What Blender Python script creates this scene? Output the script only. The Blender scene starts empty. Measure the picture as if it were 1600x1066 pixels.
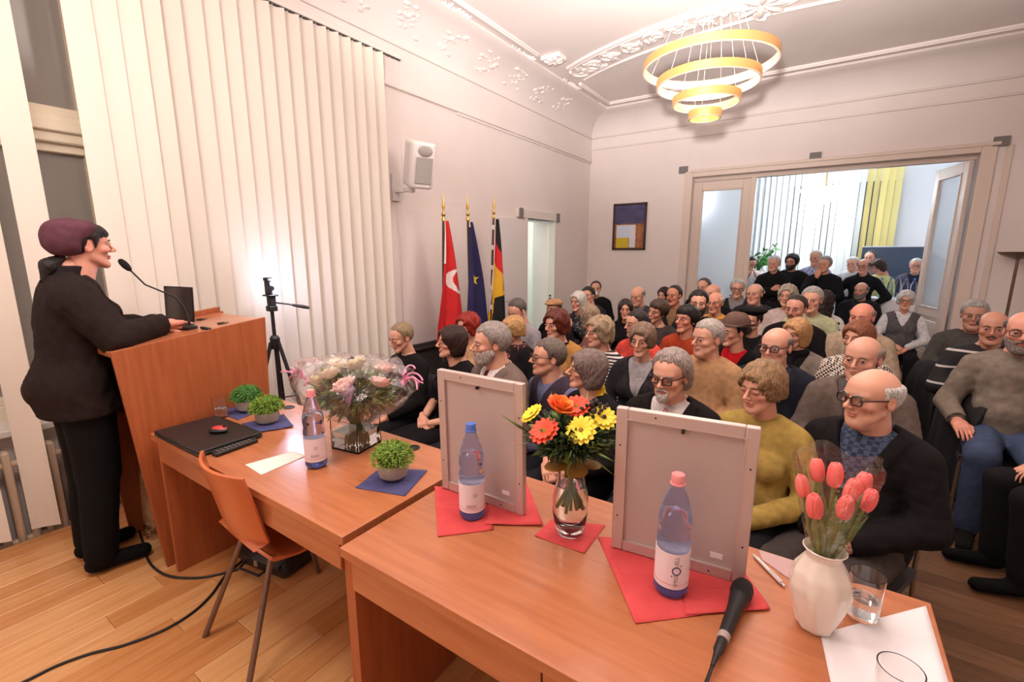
import bpy, math, random, zlib
import numpy as np
from mathutils import Vector, Matrix, Euler
random.seed(7); RNG = np.random.default_rng(7)
S = bpy.context.scene
COL = S.collection
def lin(c):
    o = []
    for v in c[:3]:
        v = v/255.0
        o.append(v/12.92 if v <= .04045 else ((v+.055)/1.055)**2.4)
    return tuple(o)+(1.0,)
# ------------------------------------------------------------------ camera
# z = 0 is the audience floor, +Y runs along the window wall to the back wall, +X away from the windows
PITCH = math.atan2(138, 721); YAW = math.radians(34.0); FPX = 721.0
cam = bpy.data.cameras.new('camera'); cam.sensor_width = 36; cam.lens = FPX/1600*36
cam.clip_start = .02; cam.clip_end = 100
cam_o = bpy.data.objects.new('camera', cam); COL.objects.link(cam_o)
cam_o.location = (0, 0, 1.8); cam_o.rotation_euler = (math.pi/2-PITCH, 0, YAW)
S.camera = cam_o
CAMP = Vector((0, 0, 1.8))
RV = Vector((math.cos(YAW), math.sin(YAW), 0)); FV = Vector((-math.sin(YAW), math.cos(YAW), 0)); UV_ = Vector((0, 0, 1))
FWD = FV*math.cos(PITCH)-UV_*math.sin(PITCH); UPV = FV*math.sin(PITCH)+UV_*math.cos(PITCH)
def at(axis, px, py, val):
    """point of the room seen at a pixel of the 1600x1066 photo, on the plane axis = val"""
    d = RV*(px-800)+UPV*(533-py)+FWD*FPX
    return CAMP+d*((val-CAMP[axis])/d[axis])
# ------------------------------------------------------------------ world, lights, exposure
W = bpy.data.worlds.new('world'); S.world = W; W.use_nodes = True
W.node_tree.nodes['Background'].inputs[0].default_value = lin((120, 130, 150)); W.node_tree.nodes['Background'].inputs[1].default_value = .05
def lamp(name, kind, loc, power, color=(255, 255, 255), size=.5, rot=(0, 0, 0), spot=None, shape=None):
    l = bpy.data.lights.new(name, kind); l.energy = power; l.color = lin(color)[:3]
    if kind == 'AREA':
        l.size = size
        if shape: l.shape = 'RECTANGLE'; l.size_y = shape
    else: l.shadow_soft_size = size
    if spot: l.spot_size = math.radians(spot); l.spot_blend = .9
    o = bpy.data.objects.new(name, l); COL.objects.link(o); o.location = loc; o.rotation_euler = rot
    return o
lamp('podium_ceiling_lamp', 'POINT', (-1.75, .15, 3.25), 52, (255, 243, 236), .35)
bounce = lamp('bounced_camera_flash', 'SPOT', (-.05, -.2, 2.05), 1480, (255, 244, 240), .06, spot=78)
bounce.rotation_euler = (Vector((-.8, 2.4, 4.15))-Vector(bounce.location)).to_track_quat('-Z', 'Y').to_euler()
lamp('hall_fill_light', 'POINT', (-.88, 4.03, 3.3), 58, (255, 238, 228), .4)  # added fill to brighten hall and ceiling; the ring chandelier itself is unlit
lamp('rear_room_lamp', 'POINT', (.2, 10.6, 2.75), 17, (232, 241, 255), .35)
lamp('rear_room_lamp_second', 'POINT', (-2.6, 10.6, 2.9), 22, (232, 241, 255), .35)
lamp('corridor_lamp', 'POINT', (-4.9, 6.6, 2.3), 26, (240, 250, 244), .2)
VS = S.view_settings
VS.view_transform = 'Standard'; VS.look = 'None'; VS.gamma = 1.0; VS.exposure = 0.82; VS.use_curve_mapping = False
# ------------------------------------------------------------------ materials
_M = {}
def nod(nt, t, **kw):
    n = nt.nodes.new(t)
    for k, v in kw.items():
        if k in n.inputs: n.inputs[k].default_value = v
        else: setattr(n, k, v)
    return n
def mat(name, col, rough=.6, metal=0, col2=None, nscale=8, stretch=(1, 1, 1), bump=0, bscale=60, spec=None, trans=0, ior=1.45, alpha=None, emit=None, estr=0, sheen=0, coat=0, detail=4):
    """Principled material: two tones mixed by (stretched) noise, fine bump"""
    if name in _M: return _M[name]
    m = bpy.data.materials.new(name); m.use_nodes = True; nt = m.node_tree; b = nt.nodes['Principled BSDF']
    b.inputs['Base Color'].default_value = lin(col); b.inputs['Roughness'].default_value = rough; b.inputs['Metallic'].default_value = metal
    if spec is not None: b.inputs['Specular IOR Level'].default_value = spec
    if trans: b.inputs['Transmission Weight'].default_value = trans; b.inputs['IOR'].default_value = ior
    if sheen: b.inputs['Sheen Weight'].default_value = sheen
    if coat: b.inputs['Coat Weight'].default_value = coat; b.inputs['Coat Roughness'].default_value = .15
    if alpha is not None: b.inputs['Alpha'].default_value = alpha
    if emit: b.inputs['Emission Color'].default_value = lin(emit); b.inputs['Emission Strength'].default_value = estr
    if col2 or bump:
        tc = nod(nt, 'ShaderNodeTexCoord'); mp = nod(nt, 'ShaderNodeMapping'); mp.inputs['Scale'].default_value = stretch
        nt.links.new(tc.outputs['Object'], mp.inputs[0])
    if col2:
        n = nod(nt, 'ShaderNodeTexNoise', Scale=nscale, Detail=detail); nt.links.new(mp.outputs[0], n.inputs['Vector'])
        r = nod(nt, 'ShaderNodeValToRGB'); r.color_ramp.elements[0].position = .32; r.color_ramp.elements[1].position = .68
        r.color_ramp.elements[0].color = lin(col); r.color_ramp.elements[1].color = lin(col2)
        nt.links.new(n.outputs[0], r.inputs[0]); nt.links.new(r.outputs[0], b.inputs['Base Color'])
    if bump:
        n2 = nod(nt, 'ShaderNodeTexNoise', Scale=bscale, Detail=3); nt.links.new(mp.outputs[0], n2.inputs['Vector'])
        bp = nod(nt, 'ShaderNodeBump', Strength=bump, Distance=.01); nt.links.new(n2.outputs[0], bp.inputs['Height']); nt.links.new(bp.outputs[0], b.inputs['Normal'])
    _M[name] = m
    return m
def wood(name, c1, c2, stretch, rough=.35, scale=5, coat=.2):
    return mat(name, c1, rough, col2=c2, nscale=scale, stretch=stretch, bump=.04, bscale=40, coat=coat, detail=8)
def pattern(name, c1, c2, kind, scale, rough=.85, thr=.55):
    """woven or knitted two-colour cloth: stripe, check or spot"""
    if name in _M: return _M[name]
    m = bpy.data.materials.new(name); m.use_nodes = True; nt = m.node_tree; b = nt.nodes['Principled BSDF']; b.inputs['Roughness'].default_value = rough
    tc = nod(nt, 'ShaderNodeTexCoord'); mx = nod(nt, 'ShaderNodeMix', data_type='RGBA')
    mx.inputs[6].default_value = lin(c1); mx.inputs[7].default_value = lin(c2)
    if kind == 'check': t = nod(nt, 'ShaderNodeTexChecker', Scale=scale); o = t.outputs[1]
    elif kind == 'spot':
        t = nod(nt, 'ShaderNodeTexVoronoi', Scale=scale); r = nod(nt, 'ShaderNodeMath', operation='LESS_THAN'); r.inputs[1].default_value = .32
        nt.links.new(t.outputs[0], r.inputs[0]); o = r.outputs[0]
    else:
        t = nod(nt, 'ShaderNodeTexWave', Scale=scale, Distortion=.6); t.bands_direction = {'stripe': 'Z', 'pin': 'X', 'diag': 'DIAGONAL'}[kind]
        r = nod(nt, 'ShaderNodeMath', operation='GREATER_THAN'); r.inputs[1].default_value = thr
        nt.links.new(t.outputs[1], r.inputs[0]); o = r.outputs[0]
    nt.links.new(tc.outputs['Object'], t.inputs['Vector']); nt.links.new(o, mx.inputs[0]); nt.links.new(mx.outputs[2], b.inputs['Base Color'])
    _M[name] = m
    return m
def film(name, col, opac=.18, rough=.08):
    """thin clear foil: mostly transparent, glossy where it creases"""
    if name in _M: return _M[name]
    m = bpy.data.materials.new(name); m.use_nodes = True; nt = m.node_tree; nt.nodes.clear()
    out = nod(nt, 'ShaderNodeOutputMaterial'); tr = nod(nt, 'ShaderNodeBsdfTransparent'); tr.inputs[0].default_value = (.97, .97, .97, 1)
    gl = nod(nt, 'ShaderNodeBsdfGlossy'); gl.inputs['Color'].default_value = lin(col); gl.inputs['Roughness'].default_value = rough
    lw = nod(nt, 'ShaderNodeLayerWeight', Blend=.35); tc = nod(nt, 'ShaderNodeTexCoord'); n = nod(nt, 'ShaderNodeTexNoise', Scale=28, Detail=4)
    bp = nod(nt, 'ShaderNodeBump', Strength=.8, Distance=.02); mx = nod(nt, 'ShaderNodeMixShader'); ad = nod(nt, 'ShaderNodeMath', operation='MULTIPLY_ADD')
    ad.inputs[1].default_value = .32; ad.inputs[2].default_value = opac
    L = nt.links.new
    L(tc.outputs['Object'], n.inputs['Vector']); L(n.outputs[0], bp.inputs['Height']); L(bp.outputs[0], gl.inputs['Normal']); L(bp.outputs[0], lw.inputs['Normal'])
    L(lw.outputs['Facing'], ad.inputs[0]); L(ad.outputs[0], mx.inputs[0]); L(tr.outputs[0], mx.inputs[1]); L(gl.outputs[0], mx.inputs[2]); L(mx.outputs[0], out.inputs[0])
    _M[name] = m
    return m
# ------------------------------------------------------------------ objects
def tag(o, label=None, cat=None, group=None, kind=None):
    if label: o['label'] = label
    if cat: o['category'] = cat
    if group: o['group'] = group
    if kind: o['kind'] = kind
    return o
def thing(name, label, cat, loc=(0, 0, 0), rz=0, group=None, kind=None, scale=1):
    o = bpy.data.objects.new(name, None); o.empty_display_size = .05; COL.objects.link(o)
    o.location = loc; o.rotation_euler = (0, 0, rz); o.scale = (scale,)*3
    return tag(o, label, cat, group, kind)
def link(name, me, parent=None, m=None, loc=None, rot=None):
    o = bpy.data.objects.new(name, me); COL.objects.link(o); o.parent = parent
    if m is not None:
        if not me.materials: me.materials.append(m)
        elif me.materials[0] != m: o.material_slots[0].link = 'OBJECT'; o.material_slots[0].material = m
    if loc is not None: o.location = loc
    if rot is not None: o.rotation_euler = rot
    return o
def npmesh(name, v, f, smooth=True, color=None):
    """mesh from numpy verts and quads / tris (n,k)"""
    me = bpy.data.meshes.new(name); v = np.asarray(v, np.float32); f = np.asarray(f, np.int32)
    me.vertices.add(len(v)); me.vertices.foreach_set('co', v.ravel())
    k = f.shape[1]; me.loops.add(f.size); me.loops.foreach_set('vertex_index', f.ravel())
    me.polygons.add(len(f)); me.polygons.foreach_set('loop_start', np.arange(0, f.size, k, dtype=np.int32))
    me.update(calc_edges=True)
    if smooth: me.polygons.foreach_set('use_smooth', np.ones(len(f), bool))
    if color is not None:
        a = me.color_attributes.new('skin', 'FLOAT_COLOR', 'POINT')
        a.data.foreach_set('color', np.concatenate([color, np.ones((len(v), 1))], 1).astype(np.float32).ravel())
    me.validate(); return me
class MB:
    """collects shapes into one mesh"""
    def __init__(s): s.v = []; s.f = []; s.mi = []; s.cur = 0
    def add(s, vs, fs, X=None):
        b = len(s.v)
        if X is not None: vs = [X @ Vector(p) for p in vs]
        s.v += [tuple(p) for p in vs]; s.f += [tuple(i+b for i in q) for q in fs]; s.mi += [s.cur]*len(fs); return s
    def box(s, x0, y0, z0, x1, y1, z1, X=None):
        return s.add([(x0, y0, z0), (x1, y0, z0), (x1, y1, z0), (x0, y1, z0), (x0, y0, z1), (x1, y0, z1), (x1, y1, z1), (x0, y1, z1)],
                     [(0, 3, 2, 1), (4, 5, 6, 7), (0, 1, 5, 4), (1, 2, 6, 5), (2, 3, 7, 6), (3, 0, 4, 7)], X)
    def prism(s, poly, z0, z1, X=None):
        n = len(poly)
        return s.add([(x, y, z0) for x, y in poly]+[(x, y, z1) for x, y in poly],
                     [tuple(range(n-1, -1, -1)), tuple(range(n, 2*n))]+[(i, (i+1) % n, n+(i+1) % n, n+i) for i in range(n)], X)
    def lathe(s, prof, n=24, X=None, twist=None, close=False):
        vs = []; fs = []; m = len(prof)
        for j, (r, z) in enumerate(prof):
            for i in range(n):
                a = 2*math.pi*i/n; rr = r*(twist(a, j/(m-1)) if twist else 1); vs.append((rr*math.cos(a), rr*math.sin(a), z))
        for j in range(m-1):
            for i in range(n): fs.append((j*n+i, j*n+(i+1) % n, (j+1)*n+(i+1) % n, (j+1)*n+i))
        if not close:
            if prof[0][0] > 1e-6: fs.append(tuple(range(n-1, -1, -1)))
            if prof[-1][0] > 1e-6: fs.append(tuple((m-1)*n+i for i in range(n)))
        else:
            for i in range(n): fs.append(((m-1)*n+i, (m-1)*n+(i+1) % n, (i+1) % n, i))
        return s.add(vs, fs, X)
    def cyl(s, p0, p1, r0, r1=None, n=14): return s.tube([p0, p1], [r0, r0 if r1 is None else r1], n)
    def tube(s, pts, r, n=8, cap=True):
        pts = [Vector(p) for p in pts]; k = len(pts); rs = r if isinstance(r, (list, tuple)) else [r]*k
        vs = []; fs = []; pu = None
        for i, p in enumerate(pts):
            t = (pts[min(i+1, k-1)]-pts[max(i-1, 0)]).normalized()
            if pu is None: pu = t.orthogonal().normalized()
            u = (pu-t*pu.dot(t)); u = u.normalized() if u.length > 1e-6 else t.orthogonal().normalized(); pu = u; w = t.cross(u)
            for j in range(n):
                a = 2*math.pi*j/n; vs.append(p+(u*math.cos(a)+w*math.sin(a))*rs[i])
        for i in range(k-1):
            for j in range(n): fs.append((i*n+j, i*n+(j+1) % n, (i+1)*n+(j+1) % n, (i+1)*n+j))
        if cap: fs += [tuple(range(n-1, -1, -1)), tuple((k-1)*n+j for j in range(n))]
        return s.add(vs, fs)
    def ell(s, c, r, n=14, m=8, X=None):
        if not isinstance(r, (tuple, list)): r = (r, r, r)
        vs = []; fs = []
        for j in range(m+1):
            th = math.pi*j/m
            for i in range(n):
                a = 2*math.pi*i/n
                vs.append((c[0]+r[0]*math.sin(th)*math.cos(a), c[1]+r[1]*math.sin(th)*math.sin(a), c[2]-r[2]*math.cos(th)))
        for j in range(m):
            for i in range(n): fs.append((j*n+i, j*n+(i+1) % n, (j+1)*n+(i+1) % n, (j+1)*n+i))
        return s.add(vs, fs, X)
    def grid(s, fn, nu, nv, closeu=False):
        vs = [fn(i/nu, j/nv) for j in range(nv+1) for i in range(nu if closeu else nu+1)]; w = nu if closeu else nu+1; fs = []
        for j in range(nv):
            for i in range(nu): fs.append((j*w+i, j*w+(i+1) % w, (j+1)*w+(i+1) % w, (j+1)*w+i))
        return s.add(vs, fs)
    def mesh(s, name, ang=35):
        me = bpy.data.meshes.new(name); me.from_pydata(s.v, [], s.f); me.validate(); me.update()
        me.polygons.foreach_set('use_smooth', [True]*len(me.polygons)); me.set_sharp_from_angle(angle=math.radians(ang)); return me
    def build(s, name, m, parent=None, bevel=0, loc=None, rot=None, ang=35, thick=0, sub=0, label=None):
        me = s.mesh(name, ang)
        ms = m if isinstance(m, (list, tuple)) else [m]
        for q in ms: me.materials.append(q)
        if len(ms) > 1: me.polygons.foreach_set('material_index', s.mi[:len(me.polygons)])
        o = bpy.data.objects.new(name, me); COL.objects.link(o); o.parent = parent
        if loc is not None: o.location = loc
        if rot is not None: o.rotation_euler = rot
        if thick: q = o.modifiers.new('thickness', 'SOLIDIFY'); q.thickness = thick; q.offset = 0
        if sub: q = o.modifiers.new('subdivision', 'SUBSURF'); q.levels = sub; q.render_levels = sub
        if bevel: q = o.modifiers.new('bevel', 'BEVEL'); q.width = bevel; q.segments = 2; q.limit_method = 'ANGLE'; q.angle_limit = math.radians(40)
        if label: o['label'] = label
        return o
def bx(name, m, p, q, parent=None, bevel=.003): return MB().box(*p, *q).build(name, m, parent, bevel)
def copy_tree(o, parent=None):
    c = o.copy(); COL.objects.link(c); c.parent = parent
    for ch in o.children: copy_tree(ch, c)
    return c
# ================================================================== the setting
WALL = mat('wall_paint', (236, 227, 223), .85, col2=(230, 220, 216), nscale=1.2, bump=.03, bscale=150)
CEIL = mat('ceiling_plaster', (232, 224, 220), .9, col2=(226, 217, 214), nscale=1.5, bump=.03, bscale=90)
TRIM = mat('white_lacquer', (228, 221, 214), .45)
DARK = mat('dark_dado_paint', (70, 66, 68), .5)
XW, YB, XR, YR, ZW, ZC, PZ = -3.75, 8.1, 2.3, -1.5, 3.79, 4.15, .2
def struct(name, m, boxes, bevel=0, parent=None):
    b = MB()
    for q in boxes: b.box(*q)
    o = b.build(name, m, parent, bevel)
    if parent is None: o['kind'] = 'structure'
    return o
OAK = wood('floor_oak_dark', (121, 84, 56), (98, 66, 42), (1.2, 14, 14), .4, 3, .1)
floor = struct('floor', OAK, [(-3.75, YR, -.2, XR, YB+.0, -.012)])
fm = {}
def plank(parent, mats, x0, y0, x1, y1, z0, z1, k):
    key = (round(x1-x0, 3), round(y1-y0, 3), round(z1-z0, 3))
    if key not in fm:
        hx, hy, h = (x1-x0)/2, (y1-y0)/2, z1-z0
        e = .0022
        b = MB(); b.add([(-hx, -hy, 0), (hx, -hy, 0), (hx, hy, 0), (-hx, hy, 0), (-hx, -hy, h-e), (hx, -hy, h-e), (hx, hy, h-e), (-hx, hy, h-e),
                         (-hx+e, -hy+e, h), (hx-e, -hy+e, h), (hx-e, hy-e, h), (-hx+e, hy-e, h)],
                        [(0, 1, 5, 4), (1, 2, 6, 5), (2, 3, 7, 6), (3, 0, 4, 7), (4, 5, 9, 8), (5, 6, 10, 9), (6, 7, 11, 10), (7, 4, 8, 11), (8, 9, 10, 11)])
        fm[key] = b.mesh('plank')
    return link('plank', fm[key], parent, mats[k % len(mats)], ((x0+x1)/2, (y0+y1)/2, z0))
OAKS = [wood('audience_plank_%d' % i, c, d, (1.5, 14, 14), .42, 4, .1) for i, (c, d) in enumerate((((124, 88, 60), (104, 72, 47)), ((112, 78, 52), (94, 64, 42)), ((131, 94, 66), (110, 78, 52))))]
r = random.Random(3); nn = 0
y = .0
while y < 8.0:
    x = .42-r.random()*.5
    while x < XR:
        x2 = min(x+1.15, XR); xa = max(x, .42)
        if x2-xa > .15: plank(floor, OAKS, xa+.001, y+.001, x2-.001, y+.136, -.012, 0, r.randrange(3)); nn += 1
        x += 1.15
    y += .137
PINE = [wood('podium_plank_%d' % i, c, d, (16, 1.0, 16), .33, 3.2, .3) for i, (c, d) in enumerate((((222, 164, 106), (203, 141, 84)), ((228, 174, 118), (212, 152, 94)), ((214, 152, 94), (194, 130, 74)), ((231, 180, 124), (217, 160, 103))))]
podium = struct('podium', PINE[2], [(-3.56, YR, 0, .36, 1.43, PZ-.012)])
tag(podium, kind='structure')
x = -3.56; row = 0
while x < .30:
    y = 1.43-(.37+.61*(row*.37 % 1))*1.0; ys = [1.43]
    while y > -1.0: ys.append(y); y -= 1.05
    ys.append(-1.2)
    for k in range(len(ys)-1):
        if ys[k]-ys[k+1] > .05: plank(podium, PINE, x+.0006, ys[k+1]+.0006, min(x+.13, .36)-.0006, ys[k]-.0006, PZ-.012, PZ, r.randrange(4))
    x += .13; row += 1
struct('trim_1', wood('podium_edge_wood', (214, 160, 104), (190, 130, 78), (12, 1, 12)), [(-3.585, YR, 0, -3.56, 1.43, PZ+.004), (-3.585, 1.43, 0, .375, 1.45, PZ+.004), (.36, YR, 0, .375, 1.45, PZ+.004)], .002)
# left wall with two window bays and the side door
struct('wall_left', WALL, [(XW-.4, YR, 0, XW, .0, ZW), (XW-.4, 0, 0, XW, 2.75, .82), (XW-.4, 0, 3.5, XW, 2.75, ZW), (XW-.4, 2.75, 0, XW, 5.93, ZW), (XW-.4, 5.93, 2.3, XW, 6.78, ZW), (XW-.4, 6.78, 0, XW, YB, ZW)])
struct('wall_back', WALL, [(-5.9, YB, 0, -1.94, YB+.3, ZC+.1), (-1.94, YB, 2.99, 1.40, YB+.3, ZC+.1), (1.40, YB, 0, XR+.9, YB+.3, ZC+.1)])
struct('wall_right', WALL, [(XR, YR, 0, XR+.2, YB, ZC+.1)])
struct('wall_rear', WALL, [(XW-.4, YR-.2, 0, XR+.2, YR, ZC+.1)])
struct('baseboard_back', TRIM, [(-3.75, YB-.02, 0, -1.98, YB, .18), (1.46, YB-.02, 0, XR, YB, .18)], .004)
struct('baseboard_left', DARK, [(XW, 6.85, 0, XW+.02, YB, .2)], .003)
# dark dado along the left wall between blind and side door
d = struct('trim_2', DARK, [(XW, 3.2, 0, XW+.012, 5.2, .72)])
d2 = struct('trim_3', DARK, [(XW, 3.2, .72, XW+.05, 5.2, .75), (XW, 3.2, .75, XW+.03, 5.2, .79)], .006)
# ceiling, cove and mouldings
ceiling = struct('ceiling', CEIL, [(XW-.4, YR-.2, ZC, XR+.2, YB+.3, ZC+.15)])
def cove(name, pts):
    """concave quarter cove swept along the wall top: pts = (start, end, inward normal)"""
    b = MB(); (x0, y0), (x1, y1), (nx, ny) = pts
    prof = [(0, 0), (.035, 0), (.04, .02), (.02, .03)]+[(.02+.4*(1-math.cos(a)), .03+.29*math.sin(a)) for a in [math.pi/2*i/8 for i in range(1, 9)]]+[(.46, .335), (.46, .36), (0, .36)]
    n = len(prof); vs = [(x0+nx*p, y0+ny*p, ZW+q) for p, q in prof]+[(x1+nx*p, y1+ny*p, ZW+q) for p, q in prof]
    b.add(vs, [(i, (i+1) % n, n+(i+1) % n, n+i) for i in range(n)]+[tuple(range(n)), tuple(range(2*n-1, n-1, -1))])
    o = b.build(name, CEIL, None, ang=25); o['kind'] = 'structure'; return o
cl = cove('trim_4', ((XW, YR), (XW, YB), (1, 0))); cb = cove('trim_5', ((XR, YB), (XW, YB), (0, -1))); cove('trim_6', ((XR, YB), (XR, YR), (-1, 0)))
struct('trim_7', WALL, [(XW, YR, 3.40, XW+.035, YB, 3.43), (XW, YR, 3.43, XW+.022, YB, 3.79), (XW, 4.4, 3.372, XW+.02, YB, 3.40)], .006)
struct('trim_8', WALL, [(-3.74, YB-.03, 3.60, XR, YB, 3.625), (-3.74, YB-.018, 3.625, XR, YB, 3.79)], .006)
def scroll(c, s, rot, turns=1.4, r=.012, flip=1):
    pts = []
    for i in range(18):
        u = i/17; a = rot+flip*turns*2*math.pi*u; rad = s*(1-.8*u)
        pts.append((c[0]+rad*math.cos(a), c[1]+rad*math.sin(a), c[2]))
    return pts
def leaf(b, c, l, w, a, h=.018):
    X = Matrix.Translation(c) @ Matrix.Rotation(a, 4, 'Z')
    b.ell((l*.5, 0, 0), (l*.5, w*.5, h), 8, 5, X)
# ceiling frame mouldings
b = MB()
for w_, zz in ((.05, .03), (.025, .045)):
    X0, X1, Y0, Y1 = -3.15, 1.6, .5, 7.42
    for (xa, ya, xb, yb) in ((X0, Y0, X0, 5.2), (X0, Y1, X1, Y1), (X1, Y0, X1, Y1), (X0, Y0, X1, Y0), (X0, 6.4, X0, Y1)):
        b.box(min(xa, xb)-w_/2, min(ya, yb)-w_/2, ZC-zz, max(xa, xb)+w_/2, max(ya, yb)+w_/2, ZC)
b.build('frame_moulding', CEIL, ceiling, .006)
def arcpath(P, n=24):
    (x0, y0), (x1, y1), (x2, y2) = P
    return [((1-t)**2*x0+2*t*(1-t)*x1+t*t*x2, (1-t)**2*y0+2*t*(1-t)*y1+t*t*y2) for t in [i/n for i in range(n+1)]]
for side in (1, -1):          # the ornamental band, mirrored about the chandelier
    cyy = 3.96
    f_ = lambda y: y if side == 1 else 2*cyy-y
    b = MB()
    for off, rr in ((0, .022), (.07, .014), (.5, .016)):
        for sgn in (1, -1):
            P = arcpath(((-3.05, 5.8+off), (-2.1, 5.25+off), (-.78, 5.2+off)))
            b.tube([((x if sgn == 1 else -1.56-x), f_(y), ZC-.008) for x, y in P], rr, 8)
    b.build('band_moulding', CEIL, ceiling)
    rr_ = random.Random(5)
    for sgn in (1, -1):
        P = arcpath(((-2.95, 5.98+.04), (-2.1, 5.47), (-.95, 5.45)), 7)
        for k, (x, y) in enumerate(P):
            xx = x if sgn == 1 else -1.56-x; b = MB(); c = Vector((xx, f_(y), ZC-.012))
            b.tube(scroll(c, .15, rr_.random()*6, 1.5, flip=1 if k % 2 else -1), [.02-.0006*i for i in range(18)], 6)
            for q in range(5): leaf(b, c, .12+.08*rr_.random(), .05, rr_.random()*6.28)
            b.ell(c, (.035, .035, .03), 8, 5)
            b.build('scroll_ornament', CEIL, ceiling)
    for xx in (-3.03, 1.47):
        b = MB(); b.box(xx-.13, f_(5.4)-.1, ZC-.05, xx+.13, f_(5.4)+.1, ZC)
        for q in range(7): leaf(b, (xx, f_(5.4), ZC-.05), .13, .06, q*.9, .03)
        b.build('corner_block', CEIL, ceiling, .01)
for k in range(4):            # cartouches around the rose
    a = k*math.pi/2; c = Vector((-.78+1.0*math.cos(a), 3.96+1.3*math.sin(a)*1.15, ZC-.012)); b = MB()
    for q in range(8): leaf(b, c, .3, .09, q*.785+.2, .028)
    for q in range(4): b.tube(scroll(c+Vector((.2*math.cos(q*1.57), .2*math.sin(q*1.57), 0)), .11, q*1.57, 1.5), [.022-.0008*i for i in range(18)], 6)
    b.build('rosette_ornament', CEIL, ceiling)
b = MB(); b.lathe([(.42, 0), (.42, -.03), (.34, -.045), (.3, -.02), (.12, -.03), (.1, -.06), (0, -.065)][::-1], 32, Matrix.Translation((-.88, 4.03, ZC)))
for q in range(12): leaf(b, (-.88+.2*math.cos(q*.5236), 4.03+.2*math.sin(q*.5236), ZC-.02), .14, .07, q*.5236, .025)
b.build('ceiling_rose', CEIL, ceiling)
rr_ = random.Random(9)
for k in range(8):            # relief bouquets in the cove over the window wall
    yy = 2.35+k*.62
    if yy > 7.2: break
    b = MB()
    for q in range(16):
        t = .25+.5*rr_.random(); yq = yy+(rr_.random()-.5)*.32; a = math.pi/2*t; base = Vector((XW+.02+.4*(1-math.cos(a)), yq, ZW+.03+.29*math.sin(a)))
        b.ell(base, (.016+.014*rr_.random(), .02+.03*rr_.random(), .012+.012*rr_.random()), 7, 5)
    b.build('cove_ornament', CEIL, cl)
for k in range(5):            # leaf sprays where the cove meets the flat ceiling
    b = MB(); yy = 2.6+k*1.25
    for q in range(9): leaf(b, (-3.27+.05*rr_.random(), yy+(q-4)*.06, ZC-.006), .13, .035, 2.4+q*.16, .02)
    b.build('leaf_spray', CEIL, cl)
# windows behind the blind
GLASSN = mat('night_window_glass', (150, 144, 138), .12, spec=.6)
WINF = mat('window_frame_cream', (240, 226, 202), .5)
for i, (ya, yb) in enumerate(((.0, 1.15), (1.30, 2.75))):
    w = MB(); x0, x1 = XW-.22, XW-.13
    for (a, c) in ((ya, ya+.07), (yb-.07, yb)): w.box(x0, a, .85, x1, c, 3.5)
    w.box(x0, ya, .82, x1, yb, .92).box(x0, ya, 3.42, x1, yb, 3.5)
    o = w.build('window_%d' % (i+1), WINF, None, .006); o['kind'] = 'structure'
    bx('transom', WINF, (x0, ya+.07, 2.44), (x1+.03, yb-.07, 2.6), o, .01)
    bx('transom_ledge', WINF, (x1+.03, ya+.07, 2.5), (x1+.06, yb-.07, 2.56), o, .008)
    if i: bx('mullion', WINF, (x0, (ya+yb)/2-.06, .92), (x1+.02, (ya+yb)/2+.06, 2.44), o, .008)
    for za, zb in ((.92, 2.44), (2.6, 3.42)):
        f = MB(); s_ = .05
        halves = ((ya+.07, yb-.07),) if (not i or za > 2) else ((ya+.07, (ya+yb)/2-.06), ((ya+yb)/2+.06, yb-.07))
        for ha, hb in halves:
            f = MB(); f.box(x0+.01, ha, za, x1-.01, ha+s_, zb).box(x0+.01, hb-s_, za, x1-.01, hb, zb).box(x0+.01, ha+s_, za, x1-.01, hb-s_, za+s_).box(x0+.01, ha+s_, zb-s_, x1-.01, hb-s_, zb)
            sa = f.build('sash', WINF, o, .005)
            bx('pane', GLASSN, (x0+.03, ha+s_, za+s_), (x0+.036, hb-s_, zb-s_), sa, 0)
struct('trim_9', WINF, [(XW-.4, 1.15, .82, XW-.02, 1.30, 3.5)], .01)
struct('trim_10', TRIM, [(XW-.4, -.2, .79, XW+.08, 2.85, .83)], .006)     # window sill
struct('wall_outside', mat('night_outside', (38, 40, 46), .9), [(XW-.45, -.3, .5, XW-.4, 2.9, 3.7)])
# radiator under the sill
RADM = mat('radiator_enamel', (214, 190, 164), .45)
rad = thing('radiator', 'cream ribbed radiator below the window sill behind the blind', 'radiator', (XW+.09, -.15, .1))
for k in range(22): bx('rib', RADM, (-.035, k*.06, 0), (.035, k*.06+.035, .62), rad, .012)
b = MB(); b.cyl((0, -.02, .08), (0, 1.34, .08), .02).cyl((0, -.02, .54), (0, 1.34, .54), .02); b.build('pipe', RADM, rad)
# side door in the left wall
dm = mat('door_white', (226, 220, 218), .4)
o = struct('door_1', TRIM, [(XW-.1, 5.86, 0, XW+.03, 5.94, 2.3), (XW-.1, 6.77, 0, XW+.03, 6.85, 2.3), (XW-.1, 5.66, 2.3, XW+.035, 6.88, 2.42)], .006)
leafo = bx('door_leaf', dm, (XW, 5.05, .02), (XW+.045, 5.86, 2.27), o, .004)
for za, zb in ((.25, 1.0), (1.12, 2.1)): bx('panel', dm, (XW+.043, 5.17, za), (XW+.053, 5.74, zb), leafo, .008)
for k in range(3): bx('strike_plate', mat('steel_plate', (90, 90, 92), .4, 1), (XW-.06, 6.758, .98+k*.05), (XW-.03, 6.772, 1.01+k*.05), o, .001)
GREY = mat('grey_square_felt', (126, 122, 122), .8, bump=.1)
def square(p, n, label):
    q = MB()
    if n == 'x': q.box(0, -.045, -.07, .018, .045, .07)
    else: q.box(-.07, -.018, -.055, .07, 0, .055)
    return tag(q.build('wall_plate', GREY, None, .003, loc=p), label, 'wall plate', 'grey square plates on the walls')
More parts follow.
